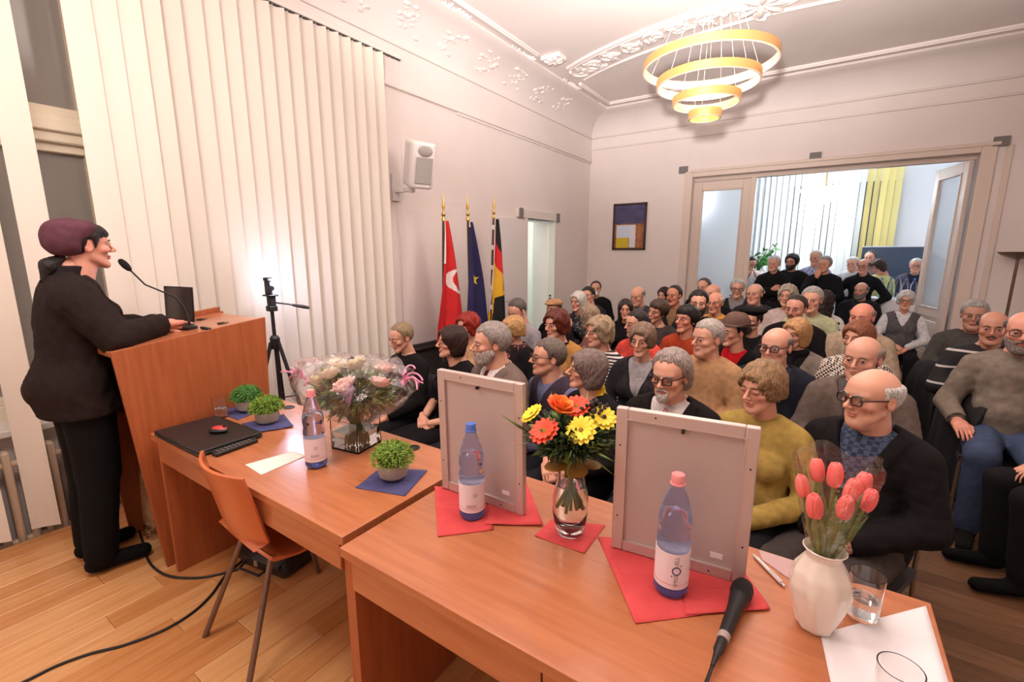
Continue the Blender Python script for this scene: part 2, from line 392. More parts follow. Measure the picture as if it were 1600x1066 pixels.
square((XW+.035, 5.74, 2.36), 'x', 'small grey square plate at the left end of the side door lintel')
square((XW+.035, 6.84, 2.355), 'x', 'small grey square plate at the right end of the side door lintel')
square((-2.1, YB, 3.12), 'y', 'grey square plate on the back wall left of the double door')
square((-.3, YB-.02, 3.13), 'y', 'grey square plate above the middle of the double door')
square((1.56, YB-.02, 3.10), 'y', 'grey square plate above the right end of the double door')
CORR = mat('corridor_wall', (226, 236, 228), .8)
struct('wall_corridor', CORR, [(-5.9, 4.6, -.1, -5.8, 8.1, 3.0), (-5.9, 4.5, -.1, XW-.4, 4.6, 3.0), (-5.8, 4.6, 2.9, XW-.4, 8.1, 3.0)])
struct('floor_corridor', mat('corridor_floor', (176, 196, 206), .5), [(-5.8, 4.6, -.1, XW-.4, 8.1, -.002)])
rl = thing('stair_railing', 'pale yellow stair railing behind the open side door', 'railing', (-5.2, 5.6, 0))
RY = mat('railing_yellow', (206, 196, 130), .5)
b = MB(); b.box(-.02, 0, 1.0, .02, 2.2, 1.05); b.build('handrail', RY, rl, .008)
for k in range(16): MB().cyl((0, .07+k*.14, 0), (0, .07+k*.14, 1.0), .009, n=6).build('baluster', RY, rl)
# double door to the rear room
DP = mat('door_cream', (224, 208, 196), .45)
FROST = mat('frosted_glass', (240, 246, 250), .75, trans=.8, ior=1.1)
o = struct('door_2', DP, [(-2.06, YB-.035, 0, -1.94, YB+.02, 3.08), (1.40, YB-.035, 0, 1.54, YB+.02, 3.08), (-1.94, YB-.035, 2.99, 1.40, YB+.02, 3.08), (-1.98, YB-.05, 3.06, 1.56, YB, 3.10), (-1.94, YB+.1, 2.93, 1.4, YB+.2, 2.99), (-1.10, YB+.08, 0, -1.03, YB+.16, 2.93)], .006)
def leaf_door(parent, w, h, loc, rz, name):
    e = bpy.data.objects.new('x', None)
    b = MB(); t = .045; a, c = .13, .11
    b.box(0, 0, 0, a, t, h).box(w-c, 0, 0, w, t, h).box(a, 0, h-.13, w-c, t, h).box(a, 0, .92, w-c, t, 1.04).box(a, 0, 0, w-c, t, .2)
    l = b.build(name, DP, parent, .005, loc, (0, 0, rz)); bpy.data.objects.remove(e)
    bx('glass_panel', FROST, (a, .018, 1.04), (w-c, .026, h-.13), l, 0)
    g = MB()
    for (xa, xb, za, zb) in ((a, a+.02, 1.04, h-.13), (w-c-.02, w-c, 1.04, h-.13), (a, w-c, 1.04, 1.06), (a, w-c, h-.15, h-.13)): g.box(xa, -.008, za, xb, t+.008, zb)
    g.build('glazing_bead', DP, l, .004)
    for za, zb in ((.2, .48), (.52, .92)):
        bx('lower_panel', DP, (a+.0, .012, za), (w-c, .033, zb), l, .006)
        bx('raised_field', DP, (a+.05, .004, za+.05), (w-c-.05, .041, zb-.05), l, .012)
    hb = MB(); hb.cyl((w-.05, -.05, 1.12), (w-.16, -.05, 1.12), .009).cyl((w-.05, 0, 1.12), (w-.05, -.05, 1.12), .008).box(w-.065, -.006, 1.02, w-.035, 0, 1.2); hb.build('door_handle', mat('brass_handle', (120, 92, 60), .35, 1), l, .001)
    return l
leaf_door(o, .84, 2.92, (-1.94, YB+.1, .005), 0, 'fixed_leaf')
leaf_door(o, .82, 2.92, (1.37, YB+.06, .005), math.radians(104), 'open_leaf')
struct('trim_11', DP, [(1.62, YB-.02, 0, 1.68, YB, 3.06)], .008)
# rear room
RW = mat('rear_room_wall', (232, 236, 244), .8)
struct('wall_rear_room', RW, [(-5.2, 12.9, -.1, 4.2, 13.0, 4.3), (-5.3, YB+.3, -.1, -5.2, 13, 4.3), (2.15, YB+.3, -.1, 2.25, 13, 4.3)])
struct('ceiling_rear_room', RW, [(-5.2, YB+.3, ZC+.1, 4.2, 13, ZC+.2)])
struct('floor_rear_room', mat('rear_floor', (150, 140, 128), .4, col2=(128, 118, 106), nscale=6, stretch=(1, 8, 1)), [(-5.2, YB, -.1, 4.2, 13, -.001)])
# ================================================================== large furnishings
SLAT = mat('blind_fabric', (240, 232, 220), .8, bump=.08, bscale=220)
def slat_mesh(w, h, t=.0016):
    b = MB()
    n = 8
    pts = [(-w/2+w*i/n, .006*math.cos(math.pi*(i/n-.5))) for i in range(n+1)]
    poly = [(x, y+t/2) for x, y in pts]+[(x, y-t/2) for x, y in pts[::-1]]
    m_ = len(poly); b.add([(x, y, 0) for x, y in poly]+[(x, y, h) for x, y in poly], [(i, (i+1) % m_, m_+(i+1) % m_, m_+i) for i in range(m_)]+[(i, i+1, m_-2-i, m_-1-i) for i in range(n)]+[(m_+i+1, m_+i, 2*m_-1-i, 2*m_-2-i) for i in range(n)])
    return b.mesh('slat', 60)
blind = thing('vertical_blind', 'cream vertical slat blind across the tall windows', 'blind', (-3.58, 0, 0))
b = MB(); b.box(-.02, -.3, 3.60, .02, 3.40, 3.64); b.build('head_rail', TRIM, blind, .004)
b = MB()
for k in range(62): b.box(-.012, -.25+k*.059, 3.592, .012, -.25+k*.059+.045, 3.6)
b.build('runner', DARK, blind)
SM = slat_mesh(.127, 3.34)
# slat positions read off the photo: partly drawn apart at the left, evenly overlapped to the right
slats = [(.12, 62), (.30, 64), (.50, 60), (.685, 70), (1.015, 74), (1.135, 80), (1.255, 76), (1.36, 60), (1.475, 54), (1.60, 60), (1.71, 64), (1.825, 62), (1.945, 60)]
slats += [(2.06+.1165*k, 58-k*2.2) for k in range(10)]
for y, a in slats: link('slat', SM, blind, SLAT, (0, y, .245), (0, 0, math.radians(a)))
b = MB(); b.tube([(.0, 3.36, 3.6), (.01, 3.37, 1.6), (.0, 3.36, .9)], .0025, 5); b.build('pull_cord', TRIM, blind)
# wood of desks and lectern
DW = [wood('desk_cherry_x', (192, 120, 78), (174, 103, 65), (1.2, 14, 14), .28, 3.2, .4), wood('desk_cherry_z', (176, 97, 56), (158, 84, 46), (14, 14, 1.2), .4, 3.2, .15)]
EDGE = wood('desk_edge', (205, 136, 88), (190, 118, 72), (1, 8, 8), .35)
HOLE = mat('grommet_black', (20, 18, 18), .5); CHROME = mat('grommet_ring', (186, 176, 168), .3, .8)
def desk(x0, x1, y0, y1, label, ped):
    t = thing('desk', label, 'desk', (x0, y0, PZ), group='speakers desks')
    w, d = x1-x0, y1-y0; H = .75
    bx('top', DW[0], (0, 0, H-.03), (w, d, H), t, .002)
    bx('side_panel', DW[1], (.004, .02, 0), (.03, d-.02, H-.03), t, .002); bx('side_panel', DW[1], (w-.03, .02, 0), (w-.004, d-.02, H-.03), t, .002)
    bx('modesty_panel', DW[1], (.03, d-.06, .1), (w-.03, d-.04, H-.03), t, .002)
    bx('drawer_front', DW[0], (.034, .012, H-.135), (ped-.002, .03, H-.036), t, .002)
    bx('drawer_body', DW[1], (.05, .03, H-.13), (ped-.02, d-.08, H-.04), t, 0)
    bx('drawer_front', DW[0], (ped+.002, .012, H-.135), (w-.034, .03, H-.036), t, .002)
    if ped < w-.3:
        bx('pedestal', DW[1], (ped, .03, .05), (w-.034, d-.1, H-.14), t, .002)
        bx('drawer_front', DW[0], (ped+.002, .012, H-.36), (w-.034, .03, H-.139), t, .002); bx('drawer_front', DW[0], (ped+.002, .012, .06), (w-.034, .03, H-.364), t, .002)
    for gx in ((.19, w-.3) if x0 < -2 else ()):
        g = MB().lathe([(.03, 0), (.03, .003), (.024, .003), (.024, .0008), (0, .0008)], 20, Matrix.Translation((gx, d-.06, H))).build('grommet', HOLE, t)
    return t
desk(-2.60, -1.135, .76, 1.405, 'cherry wood desk beside the lectern, with laptop, plants and bouquet on it', 1.43)
desk(-1.10, .30, .725, 1.405, 'cherry wood desk nearest the viewer, with two silver frames on it', .68)
# lectern
lec = thing('lectern', 'tall cherry wood lectern with sloping top between speaker and desk', 'lectern', (-2.66, .68, PZ))
def side(x0, x1):
    p = [(0, 1.155), (.715, 1.235), (.66, 0), (.085, 0)]
    b = MB(); b.add([(x0, y, z) for y, z in p]+[(x1, y, z) for y, z in p], [(0, 1, 2, 3), (7, 6, 5, 4), (0, 4, 5, 1), (1, 5, 6, 2), (2, 6, 7, 3), (3, 7, 4, 0)])
    return b
side(-.022, 0).build('side_panel', DW[1], lec, .002); side(-.52, -.498).build('side_panel', DW[1], lec, .002)
MB().add([(-.498, .69, .02), (-.022, .69, .02), (-.022, .70, 1.2), (-.498, .70, 1.2), (-.498, .67, .02), (-.022, .67, .02), (-.022, .68, 1.2), (-.498, .68, 1.2)], [(0, 1, 2, 3), (7, 6, 5, 4), (0, 4, 5, 1), (1, 5, 6, 2), (2, 6, 7, 3), (3, 7, 4, 0)]).build('front_panel', DW[1], lec)
def slope(y): return 1.155+.112*y
def slab(x0, x1, y0, y1, h0, h1):
    return MB().add([(x0, y0, slope(y0)+h0), (x1, y0, slope(y0)+h0), (x1, y1, slope(y1)+h0), (x0, y1, slope(y1)+h0), (x0, y0, slope(y0)+h1), (x1, y0, slope(y0)+h1), (x1, y1, slope(y1)+h1), (x0, y1, slope(y1)+h1)],
                    [(0, 3, 2, 1), (4, 5, 6, 7), (0, 1, 5, 4), (1, 2, 6, 5), (2, 3, 7, 6), (3, 0, 4, 7)])
slab(-.498, -.022, .0, .69, -.03, -.004).build('top', DW[0], lec, .002)
slab(-.53, -.505, .0, .7, 0, .03).build('edge_strip', DW[1], lec, .002)
for gx, gy in ((-.38, .54), (-.12, .54)):
    MB().lathe([(.03, 0), (.03, .003), (.022, .003), (.022, .0008), (0, .0008)], 20, Matrix.Translation((gx, gy, slope(gy)-.004))).build('grommet', HOLE, lec)
bx('shelf', DW[1], (-.498, .1, .75), (-.022, .67, .77), lec, .002)
# gold ring chandelier
GOLD = mat('brushed_gold', (222, 174, 110), .4, .5, bump=.03, bscale=200); DIFF = mat('ring_diffuser', (240, 226, 206), .6)
ch = thing('ring_chandelier', 'gold chandelier of four shrinking rings hanging from the stucco ceiling', 'chandelier', (-.90, 3.98, 0))
for R_, z, dx, dy in ((.475, 3.20, 0, 0), (.37, 3.075, .0, .0), (.245, 2.945, .0, .0), (.12, 2.84, .0, .0)):
    o = MB().lathe([(R_, -.028), (R_, .028), (R_-.016, .028), (R_-.016, -.028)], 72, Matrix.Translation((dx, dy, z)), close=True).build('ring', GOLD, ch, ang=30)
    MB().lathe([(R_-.001, -.029), (R_-.015, -.029), (R_-.015, -.032), (R_-.001, -.032)], 72, Matrix.Translation((dx, dy, z)), close=True).build('diffuser', DIFF, o, ang=30)
b = MB()
for R_, z in ((.475, 3.22), (.37, 3.10), (.245, 2.97), (.12, 2.86)):
    for k in range(3):
        a = k*2.094+.4+R_; b.tube([((R_-.008)*math.cos(a), (R_-.008)*math.sin(a), z), (.04*math.cos(a), .04*math.sin(a), 4.06)], .0007, 4)
b.build('suspension_wire', TRIM, ch)
MB().lathe([(0, 0), (.09, 0), (.1, .02), (.1, .04), (0, .04)], 28, Matrix.Translation((0, 0, 4.03))).build('canopy', TRIM, ch)
# wall loudspeaker
LS = mat('loudspeaker_white', (238, 234, 230), .4); GR = mat('loudspeaker_grille', (176, 172, 170), .6, bump=.3, bscale=400)
sp = thing('wall_loudspeaker', 'white loudspeaker on a wall bracket above the flags', 'loudspeaker', (XW+.30, 3.42, 2.46))
X = Matrix.Rotation(math.radians(70), 4, 'Z') @ Matrix.Rotation(math.radians(16), 4, 'X')
poly = [(-.13, -.11), (-.09, .13), (.09, .13), (.13, -.11), (.09, -.15), (-.09, -.15)]
bo = MB().prism(poly, -.02, .40, X).build('cabinet', LS, sp, .025)
X2 = X @ Matrix.Translation((0, -.153, .10)); MB().box(-.085, -.006, -.07, .085, .004, .17, X2).build('grille', GR, sp, .01)
X3 = X @ Matrix.Translation((0, -.152, .325)); MB().ell((0, 0, 0), (.075, .012, .05), 16, 8, X3).build('horn', GR, sp)
b = MB().box(-.295, -.05, -.14, -.275, .05, .12).box(-.28, -.025, -.06, -.06, .025, -.02).cyl((-.06, 0, -.07), (-.06, 0, .0), .03); b.build('bracket', LS, sp, .004)
MB().tube([(-.2, .02, -.05), (-.26, .03, -.4), (-.285, .03, -1.2), (-.285, .03, -1.75)], .005, 6).build('cable', LS, sp)
# flags
POLE = wood('flag_pole_wood', (92, 58, 38), (70, 42, 28), (8, 8, 1), .4); BRASS = mat('brass', (214, 176, 96), .28, .9); WHITE = mat('flag_white', (238, 230, 226), .8)
RED = mat('flag_red', (214, 34, 38), .75, col2=(198, 28, 32), nscale=5); NAVY = mat('flag_navy', (32, 30, 84), .75, col2=(26, 24, 70), nscale=5); BLK = mat('flag_black', (22, 20, 22), .8); GLD = mat('flag_gold', (236, 184, 44), .75, col2=(222, 168, 34), nscale=5)
def flag(base, top, label, mats, color, wid, ztop, zbot, seed, left=.02):
    t = thing('flag', label, 'flag', (base[0], base[1], 0), group='flags standing by the side door')
    dv = Vector((top[0]-base[0], top[1]-base[1], 0)); H = top[2]
    P = lambda z: dv*(z/H)+Vector((0, 0, z))
    MB().cyl(P(.05), P(H-.3), .014, n=12).build('pole', POLE, t)
    fin = MB(); q0 = P(H-.3); ax = (P(H)-q0).normalized(); Xf = Matrix.Translation(q0) @ ax.to_track_quat('Z', 'Y').to_matrix().to_4x4()
    fin.lathe([(.016, 0), (.022, .01), (.016, .03), (.012, .05), (.024, .07), (.012, .09), (.008, .12), (.019, .15), (.008, .2), (0, .30)], 14, Xf); fin.build('finial', BRASS, t)
    MB().lathe([(.16, 0), (.16, .02), (.05, .045), (.02, .12), (0, .12)], 24).build('base', BLK, t)
    rr = random.Random(seed); ph = [rr.random()*6 for _ in range(4)]
    def fn(u, v):
        z = ztop+(zbot-ztop)*v; w = wid(v); p = P(z); l = left*(1-v)-(.10*v if left > .02 else .04*v)
        yy = p.y-.012+l*0+(u*w)-w*.33*v; fold = .03*math.sin(9*u+ph[0]+1.3*v)*min(1, v*2.2)+.016*math.sin(17*u+ph[1]-2*v)*v
        return (p.x+.03+fold, yy, z-.05*v*math.sin(3.0*u+ph[2]))
    b = MB(); nu, nv = 60, 150; b.grid(fn, nu, nv)
    b.mi = [color((k % nu+.5)/nu, (k//nu+.5)/nv) for k in range(nu*nv)]
    c = b.build('cloth', mats, t, thick=.004); 
    return t, fn, c
def inpoly(x, y, poly):
    c = False; n = len(poly)
    for i in range(n):
        (x0, y0), (x1, y1) = poly[i], poly[i-1]
        if (y0 > y) != (y1 > y) and x < (x1-x0)*(y-y0)/(y1-y0)+x0: c = not c
    return c
star = [((1 if k % 2 == 0 else .40)*math.sin(k*math.pi/5), (1 if k % 2 == 0 else .40)*math.cos(k*math.pi/5)) for k in range(10)]
def tcol(u, v):
    if u < .10 and v < .35: return 1
    o = ((u-.92)/.58)**2+((v-.47)/.10)**2; i = ((u-1.06)/.50)**2+((v-.465)/.082)**2
    if o < 1 and i > 1: return 1
    return 1 if inpoly((u-.93)/.14, -(v-.80)/.05, star) else 0
def ecol(u, v):
    if u < .2 and v < .04: return 1
    return 2 if inpoly((u-.46)/.34, -(v-.44)/.052, star) else 0
t1, fn1, c1 = flag((-3.38, 3.64), (-3.40, 3.76, 2.42), 'red flag with white crescent, leftmost of three flags', [RED, WHITE], tcol, lambda v: .06+.40*min(1, v*1.2), 2.13, .8, 1)
t2, fn2, c2 = flag((-3.38, 4.16), (-3.40, 4.15, 2.45), 'dark blue flag with one yellow star showing, middle of three flags', [NAVY, WHITE, mat('star_yellow', (240, 206, 50), .7)], ecol, lambda v: .06+.38*min(1, v*1.1), 2.14, .72, 2)
def gcol(u, v):
    if u < .13 and v < .75: return 3
    k = v*1.0-(u-.13)*.30
    if u > .82-.1*v and v < .62: return 0
    if k < .12: return 0
    if k < .31: return 1
    if v < .66+.0*u or u < .35-.2*(v-.66): return 2
    return 0 if u > .3 else 2
t3, fn3, c3 = flag((-3.38, 4.48), (-3.40, 4.66, 2.50), 'black, red and gold flag, rightmost of three flags', [BLK, RED, GLD, WHITE], gcol, lambda v: .08+.40*min(1, v*1.1), 2.2, .75, 3)
for k in range(5):
    z = 2.1-k*.24; p = Vector((-.02*z/2.5, .18*z/2.5, z)); MB().lathe([(.0155, -.03), (.0155, .03)], 12, Matrix.Translation(p)).build('white_loop', WHITE, t3)
# framed picture on the back wall
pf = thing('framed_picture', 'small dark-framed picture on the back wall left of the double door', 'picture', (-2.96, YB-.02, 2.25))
FR = mat('picture_frame_dark', (58, 34, 30), .4); w, h = .60, .80
b = MB(); t_ = .035
for q in ((-w/2, -.02, -h/2, -w/2+t_, .02, h/2), (w/2-t_, -.02, -h/2, w/2, .02, h/2), (-w/2, -.02, -h/2, w/2, .02, -h/2+t_), (-w/2, -.02, h/2-t_, w/2, .02, h/2)): b.box(*q)
b.build('frame', FR, pf, .005)
def flat(name, m, x0, z0, x1, z1, y): return bx(name, m, (x0, y, z0), (x1, y+.003, z1), pf, 0)  # flat colour patches for what shows in the frame's glass
flat('print', mat('picture_dusk', (84, 80, 124), .3, col2=(58, 54, 88), nscale=4, stretch=(1, 1, 5)), -.27, .05, .27, .37, -.006)
flat('print', mat('picture_city', (190, 124, 72), .3, col2=(120, 70, 44), nscale=14), -.27, -.37, .27, .05, -.006)
flat('print', mat('picture_white', (206, 222, 240), .3), -.23, -.19, .03, .03, -.009); flat('print', mat('picture_yellow', (214, 186, 36), .3), -.23, -.37, -.0, -.19, -.009); flat('print', mat('picture_pale', (224, 222, 232), .3), .01, -.36, .12, .03, -.0095)
# uplighter floor lamp
fl = thing('floor_lamp', 'slim bronze uplighter floor lamp against the back wall at the right', 'floor lamp', (1.84, 7.85, 0))
BRZ = mat('bronze', (120, 98, 84), .35, .8)
MB().lathe([(.15, 0), (.15, .02), (.03, .04), (0, .04)], 28).build('base', BRZ, fl); MB().cyl((0, 0, .03), (0, 0, 1.75), .015).build('pole', BRZ, fl)
MB().lathe([(.02, 1.72), (.05, 1.735), (.15, 1.775), (.19, 1.81), (.185, 1.81), (.14, 1.785), (.0, 1.75)], 32).build('bowl', BRZ, fl)
# rear room: blind with yellow end, chandelier, screen, plant, tables
rb = thing('vertical_blind', 'white vertical blind with yellow slats at its right end in the rear room', 'blind', (0, 12.6, 0))
SB = slat_mesh(.127, 3.3); WS = mat('rear_slat_white', (236, 244, 248), .8); YS = mat('rear_slat_yellow', (240, 228, 156), .8)
bx('head_rail', TRIM, (-2.6, -.02, 3.62), (1.15, .02, 3.67), rb, .004)
k = 0; x = -2.5
while x < 1.1: link('slat', SB, rb, YS if x > .54 else WS, (x, 0, .3), (0, 0, math.radians(24 if .2 < (x*3) % 2 < 1.2 else 40))); x += .118
struct('wall_rear_window', mat('rear_window_dark', (70, 80, 92), .3), [(-1.2, 12.86, .9, 1.1, 12.9, 3.3)])
rc = thing('glass_chandelier', 'bright tiered glass chandelier glowing in the rear room', 'chandelier', (-.2, 11.6, 2.78))
LIT = mat('lit_glass', (255, 255, 255), .4, emit=(255, 252, 244), estr=14)
for R_, z in ((.42, .2), (.34, .12), (.24, .05), (.13, 0)): MB().lathe([(R_*.8, 0), (R_, .05), (R_, .09), (R_*.9, .1)], 32, Matrix.Translation((0, 0, z))).build('tier', LIT, rc)
MB().cyl((0, 0, .2), (0, 0, 1.45), .012).build('rod', BRASS, rc)
tv = thing('television', 'large dark flat screen on a stand in the rear room', 'television', (1.22, 12.0, 0))
bx('casing', mat('tv_casing', (40, 42, 48), .4), (-.66, 0, .95), (.80, .05, 1.93), tv, .006); bx('screen', mat('tv_screen', (62, 76, 96), .18), (-.645, -.004, .97), (.785, 0, 1.91), tv, 0)
bx('bezel', mat('tv_bezel', (214, 220, 228), .3), (-.66, -.006, 1.91), (.80, 0, 1.93), tv, .002)
MB().box(-.05, 0, .05, .05, .05, .95).box(-.4, -.2, 0, .4, .25, .05).build('stand', DARK, tv, .01)
CLOTH = mat('tablecloth_white', (240, 242, 248), .8)
def high_table(x, y, rx, ry, label, seed):
    t = thing('draped_table', label, 'table', (x, y, 0), group='draped tables in the rear room')
    MB().lathe([(.3, 0), (.3, .02), (.04, .05), (.04, 1.06), (.2, 1.08), (0, 1.08)], 20).build('pedestal', BRZ, t)
    MB().lathe([(0, 1.075), (.97, 1.075), (.97, 1.10), (0, 1.10)], 32, Matrix.Scale(rx, 4, (1, 0, 0)) @ Matrix.Scale(ry, 4, (0, 1, 0))).build('tabletop', WHITE, t)
    def fn(u, v):
        a = 2*math.pi*u
        if v < .35: q = v/.35; return (rx*q*math.cos(a), ry*q*math.sin(a), 1.103)
        q = (v-.35)/.65; e = 1+.012+q*(.05+.07*math.sin(a*11+seed)); return (rx*e*math.cos(a), ry*e*math.sin(a), 1.103-q*.85)
    MB().grid(fn, 96, 20, True).build('cloth', CLOTH, t, thick=.003)
    return t
high_table(1.1, 9.3, .55, .36, 'white-draped high table with bottles in front of the television', 0)
high_table(-.2, 11.2, .5, .42, 'white-draped high table further back by the yellow slats', 2)
pl = thing('potted_plant', 'leafy green plant in a white pot on the rear room ledge', 'plant', (-1.25, 11.6, 0))
MB().box(-.35, -.2, .8, .5, .2, 1.16).box(-.35, -.2, 0, -.3, .2, .8).box(.45, -.2, 0, .5, .2, .8).build('plant_stand', BRZ, pl, .01)
MB().lathe([(.09, 1.16), (.13, 1.42), (.12, 1.42), (.1, 1.3), (0, 1.3)], 20).build('pot', WHITE, pl)
LEAF = mat('leaf_green', (86, 158, 74), .5, col2=(60, 124, 56), nscale=20); rr = random.Random(2)
b = MB(); st = MB()
for k in range(26):
    a = rr.random()*6.28; l = .2+.4*rr.random(); tip = Vector((math.cos(a)*l*.6, math.sin(a)*l*.6, 1.42+l)); st.tube([(0, 0, 1.35), (tip.x*.4, tip.y*.4, 1.42+l*.6), tip], .005, 5)
    for q in range(3):
        c = Vector((0, 0, 1.4)).lerp(tip, .5+.25*q); X = Matrix.Translation(c) @ Euler((rr.random(), rr.random(), rr.random()*6.28)).to_matrix().to_4x4(); b.ell((.05, 0, 0), (.06, .028, .004), 8, 4, X)
tag(b.build('foliage', LEAF, pl), kind='stuff'); st.build('stem', LEAF, pl)
# ================================================================== things on the desks and podium
TZ = .95
def onT(px, py): p = at(2, px, py, TZ); return (p.x, p.y)
def sheet(name, corners, m, label, cat, z, thick=.0012, wave=.0, seed=0, group=None, fold=None):
    """thin sheet through four corner pixels on the desk top, a little wavy"""
    P = [Vector(onT(*c)) if c[0] > 5 else Vector(c) for c in corners]; c0 = sum(P, Vector((0, 0)))/4; rr = random.Random(seed); ph = [rr.random()*6 for _ in range(4)]
    def fn(u, v):
        p = (P[0]*(1-u)+P[1]*u)*(1-v)+(P[3]*(1-u)+P[2]*u)*v-c0
        w_ = wave*(1+math.sin(6*u+ph[0])*math.sin(5*v+ph[1])+.5*math.sin(11*u+9*v+ph[2]))
        return (p.x, p.y, .001+max(0, w_))
    o = MB().grid(fn, 14, 14).build(name, m, None, loc=(c0.x, c0.y, z), thick=thick)
    if fold:
        b = MB(); 
        for (ua, va, ub, vb) in fold: b.tube([Vector(fn(ua+(ub-ua)*k/8, va+(vb-va)*k/8))+Vector((0, 0, thick*.6)) for k in range(9)], .0007, 4)
        b.build('crease', m, o)
    return tag(o, label, cat, group)
NB = mat('napkin_blue', (80, 80, 128), .85, col2=(68, 68, 114), nscale=12, bump=.25, bscale=180); NR = mat('napkin_red', (222, 82, 82), .85, col2=(210, 68, 70), nscale=10, bump=.25, bscale=180)
C4 = [(0, .5, 1, .5), (.5, 0, .5, 1)]
sheet('napkin', [(340, 645), (372, 657), (414, 640), (375, 628)], NB, 'blue paper napkin under the rear little plant by the lectern', 'napkin', TZ, wave=.001, seed=1, group='blue napkins', fold=C4)
sheet('napkin', [(378, 664), (405, 677), (459, 668), (444, 649)], NB, 'blue paper napkin under the middle little plant', 'napkin', TZ+.004, wave=.001, seed=2, group='blue napkins', fold=C4)
sheet('napkin', [(555, 763), (633, 776), (668, 736), (596, 731)], NB, 'blue paper napkin under the front little plant', 'napkin', TZ, wave=.001, seed=3, group='blue napkins', fold=C4)
sheet('napkin', [(684, 840), (771, 829), (758, 776), (679, 760)], NR, 'red paper napkin under the bottle before the left frame', 'napkin', TZ, wave=.0015, seed=4, group='red napkins', fold=C4)
sheet('napkin', [(757, 822), (849, 823), (818, 745), (768, 768)], NR, 'red paper napkin under the right corner of the left frame', 'napkin', TZ+.004, wave=.001, seed=5, group='red napkins', fold=C4)
sheet('napkin', [(835, 838), (913, 866), (946, 822), (862, 812)], NR, 'red paper napkin under the clear vase', 'napkin', TZ, wave=.0008, seed=6, group='red napkins', fold=C4)
sheet('napkin', [(993, 976), (1100, 962), (1075, 850), (934, 840)], NR, 'red paper napkin under the bottle before the right frame', 'napkin', TZ, wave=.0015, seed=7, group='red napkins', fold=C4)
sheet('napkin', [(1072, 964), (1204, 955), (1165, 900), (1060, 880)], NR, 'red paper napkin under the right corner of the right frame', 'napkin', TZ+.004, wave=.001, seed=8, group='red napkins', fold=C4)
PAPER = mat('paper_white', (238, 232, 234), .7)
sheet('envelope', [(383, 727), (408, 743), (478, 713), (458, 706)], mat('envelope_paper', (244, 236, 226), .7), 'white envelope lying between laptop and bottle', 'envelope', TZ, .003, 0, 9)
sheet('paper_sheet', [(1286, 990), (1290, 1040), (.335-.01, .95), (.289, 1.385)][:0] or [(.075, 1.14), (.105, .93), (.292, .99), (.288, 1.385)], PAPER, 'blank white sheet of paper under the drinking glass at the desk end', 'paper', TZ, .0008)
sheet('notepad', [(1190, 875), (1232, 905), (1250, 880), (1185, 860)], mat('paper_pink', (196, 160, 158), .7), 'pale pink paper behind the white vase', 'paper', TZ, .0012)
# little potted plants
POT = mat('pot_grey', (172, 160, 150), .8, col2=(158, 146, 138), nscale=14, bump=.1); 
def plant(px, py, col1, col2, label, s, seed):
    x, y = onT(px, py); t = thing('potted_plant', label, 'plant', (x, y, TZ+.0065), group='little artificial plants on the desk', scale=s)
    MB().lathe([(0, 0), (.034, 0), (.05, .012), (.057, .035), (.052, .06), (.046, .065), (.044, .06), (0, .055)], 28).build('pot', POT, t)
    b = MB(); rr = random.Random(seed)
    for k in range(1500):
        u = rr.random(); a = rr.random()*6.283; th = math.acos(1-1.15*u); R_ = .064+.012*rr.random()
        d = Vector((math.sin(th)*math.cos(a), math.sin(th)*math.sin(a), .82*math.cos(th))); p = Vector((0, 0, .075))+d*R_
        e = Vector((rr.random()-.5, rr.random()-.5, rr.random()-.5)).normalized(); q = d.cross(e).normalized(); w_ = .0028
        tip = p+(d*.6+e*.7)*.014
        b.add([p-q*w_, p+q*w_, tip], [(0, 1, 2)]); 
    tag(b.build('foliage', mat('foliage_%d' % seed, col1, .6, col2=col2, nscale=90), t), kind='stuff')
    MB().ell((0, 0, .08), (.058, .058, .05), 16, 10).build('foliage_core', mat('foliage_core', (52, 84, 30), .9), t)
plant(388, 643, (60, 120, 48), (98, 160, 70), 'little green plant in a grey pot, nearest the lectern', 1.0, 11)
plant(419, 662, (104, 142, 36), (138, 176, 58), 'little yellow-green plant in a grey pot between laptop and bouquet', 1.0, 12)
plant(615, 748, (112, 146, 46), (152, 184, 74), 'little yellow-green plant in a grey pot by the seam of the desks', 1.02, 13)
# closed black laptop, mouse, remote
BL = mat('black_plastic', (30, 27, 27), .45, bump=.05, bscale=300)
P = [Vector(onT(*c)) for c in ((237, 680), (330, 653), (411, 684), (310, 717))]; P[0].x += .03; P[1].x += .065; c0 = sum(P, Vector((0, 0)))/4
t = thing('laptop', 'closed black laptop lying on the desk beside the lectern', 'laptop', (c0.x, c0.y, TZ+.0012))
poly = [(p.x-c0.x, p.y-c0.y) for p in (P[0], P[3], P[2], P[1])]
MB().prism(poly, .004, .016).build('base', BL, t, .004); MB().prism(poly, .0175, .027).build('lid', BL, t, .004)
b = MB()
for q in poly: b.cyl((q[0]*.85, q[1]*.85, 0), (q[0]*.85, q[1]*.85, .005), .008, n=8)
b.build('rubber_foot', BL, t)
mx = onT(343, 684); t = thing('computer_mouse', 'small red and black mouse on the closed laptop', 'mouse', (mx[0], mx[1], TZ+.028), math.radians(25))
MB().ell((0, 0, .012), (.048, .03, .014), 18, 10).build('shell', BL, t); MB().ell((.004, 0, .018), (.038, .023, .012), 18, 10).build('top_cover', mat('mouse_red', (196, 50, 56), .3, coat=.5), t)
MB().lathe([(.006, -.003), (.006, .003)], 10, Matrix.Translation((.03, 0, .027)) @ Matrix.Rotation(1.57, 4, 'X')).build('scroll_wheel', BL, t)
ra, rb_ = Vector(onT(334, 714)), Vector(onT(400, 690)); dv = rb_-ra
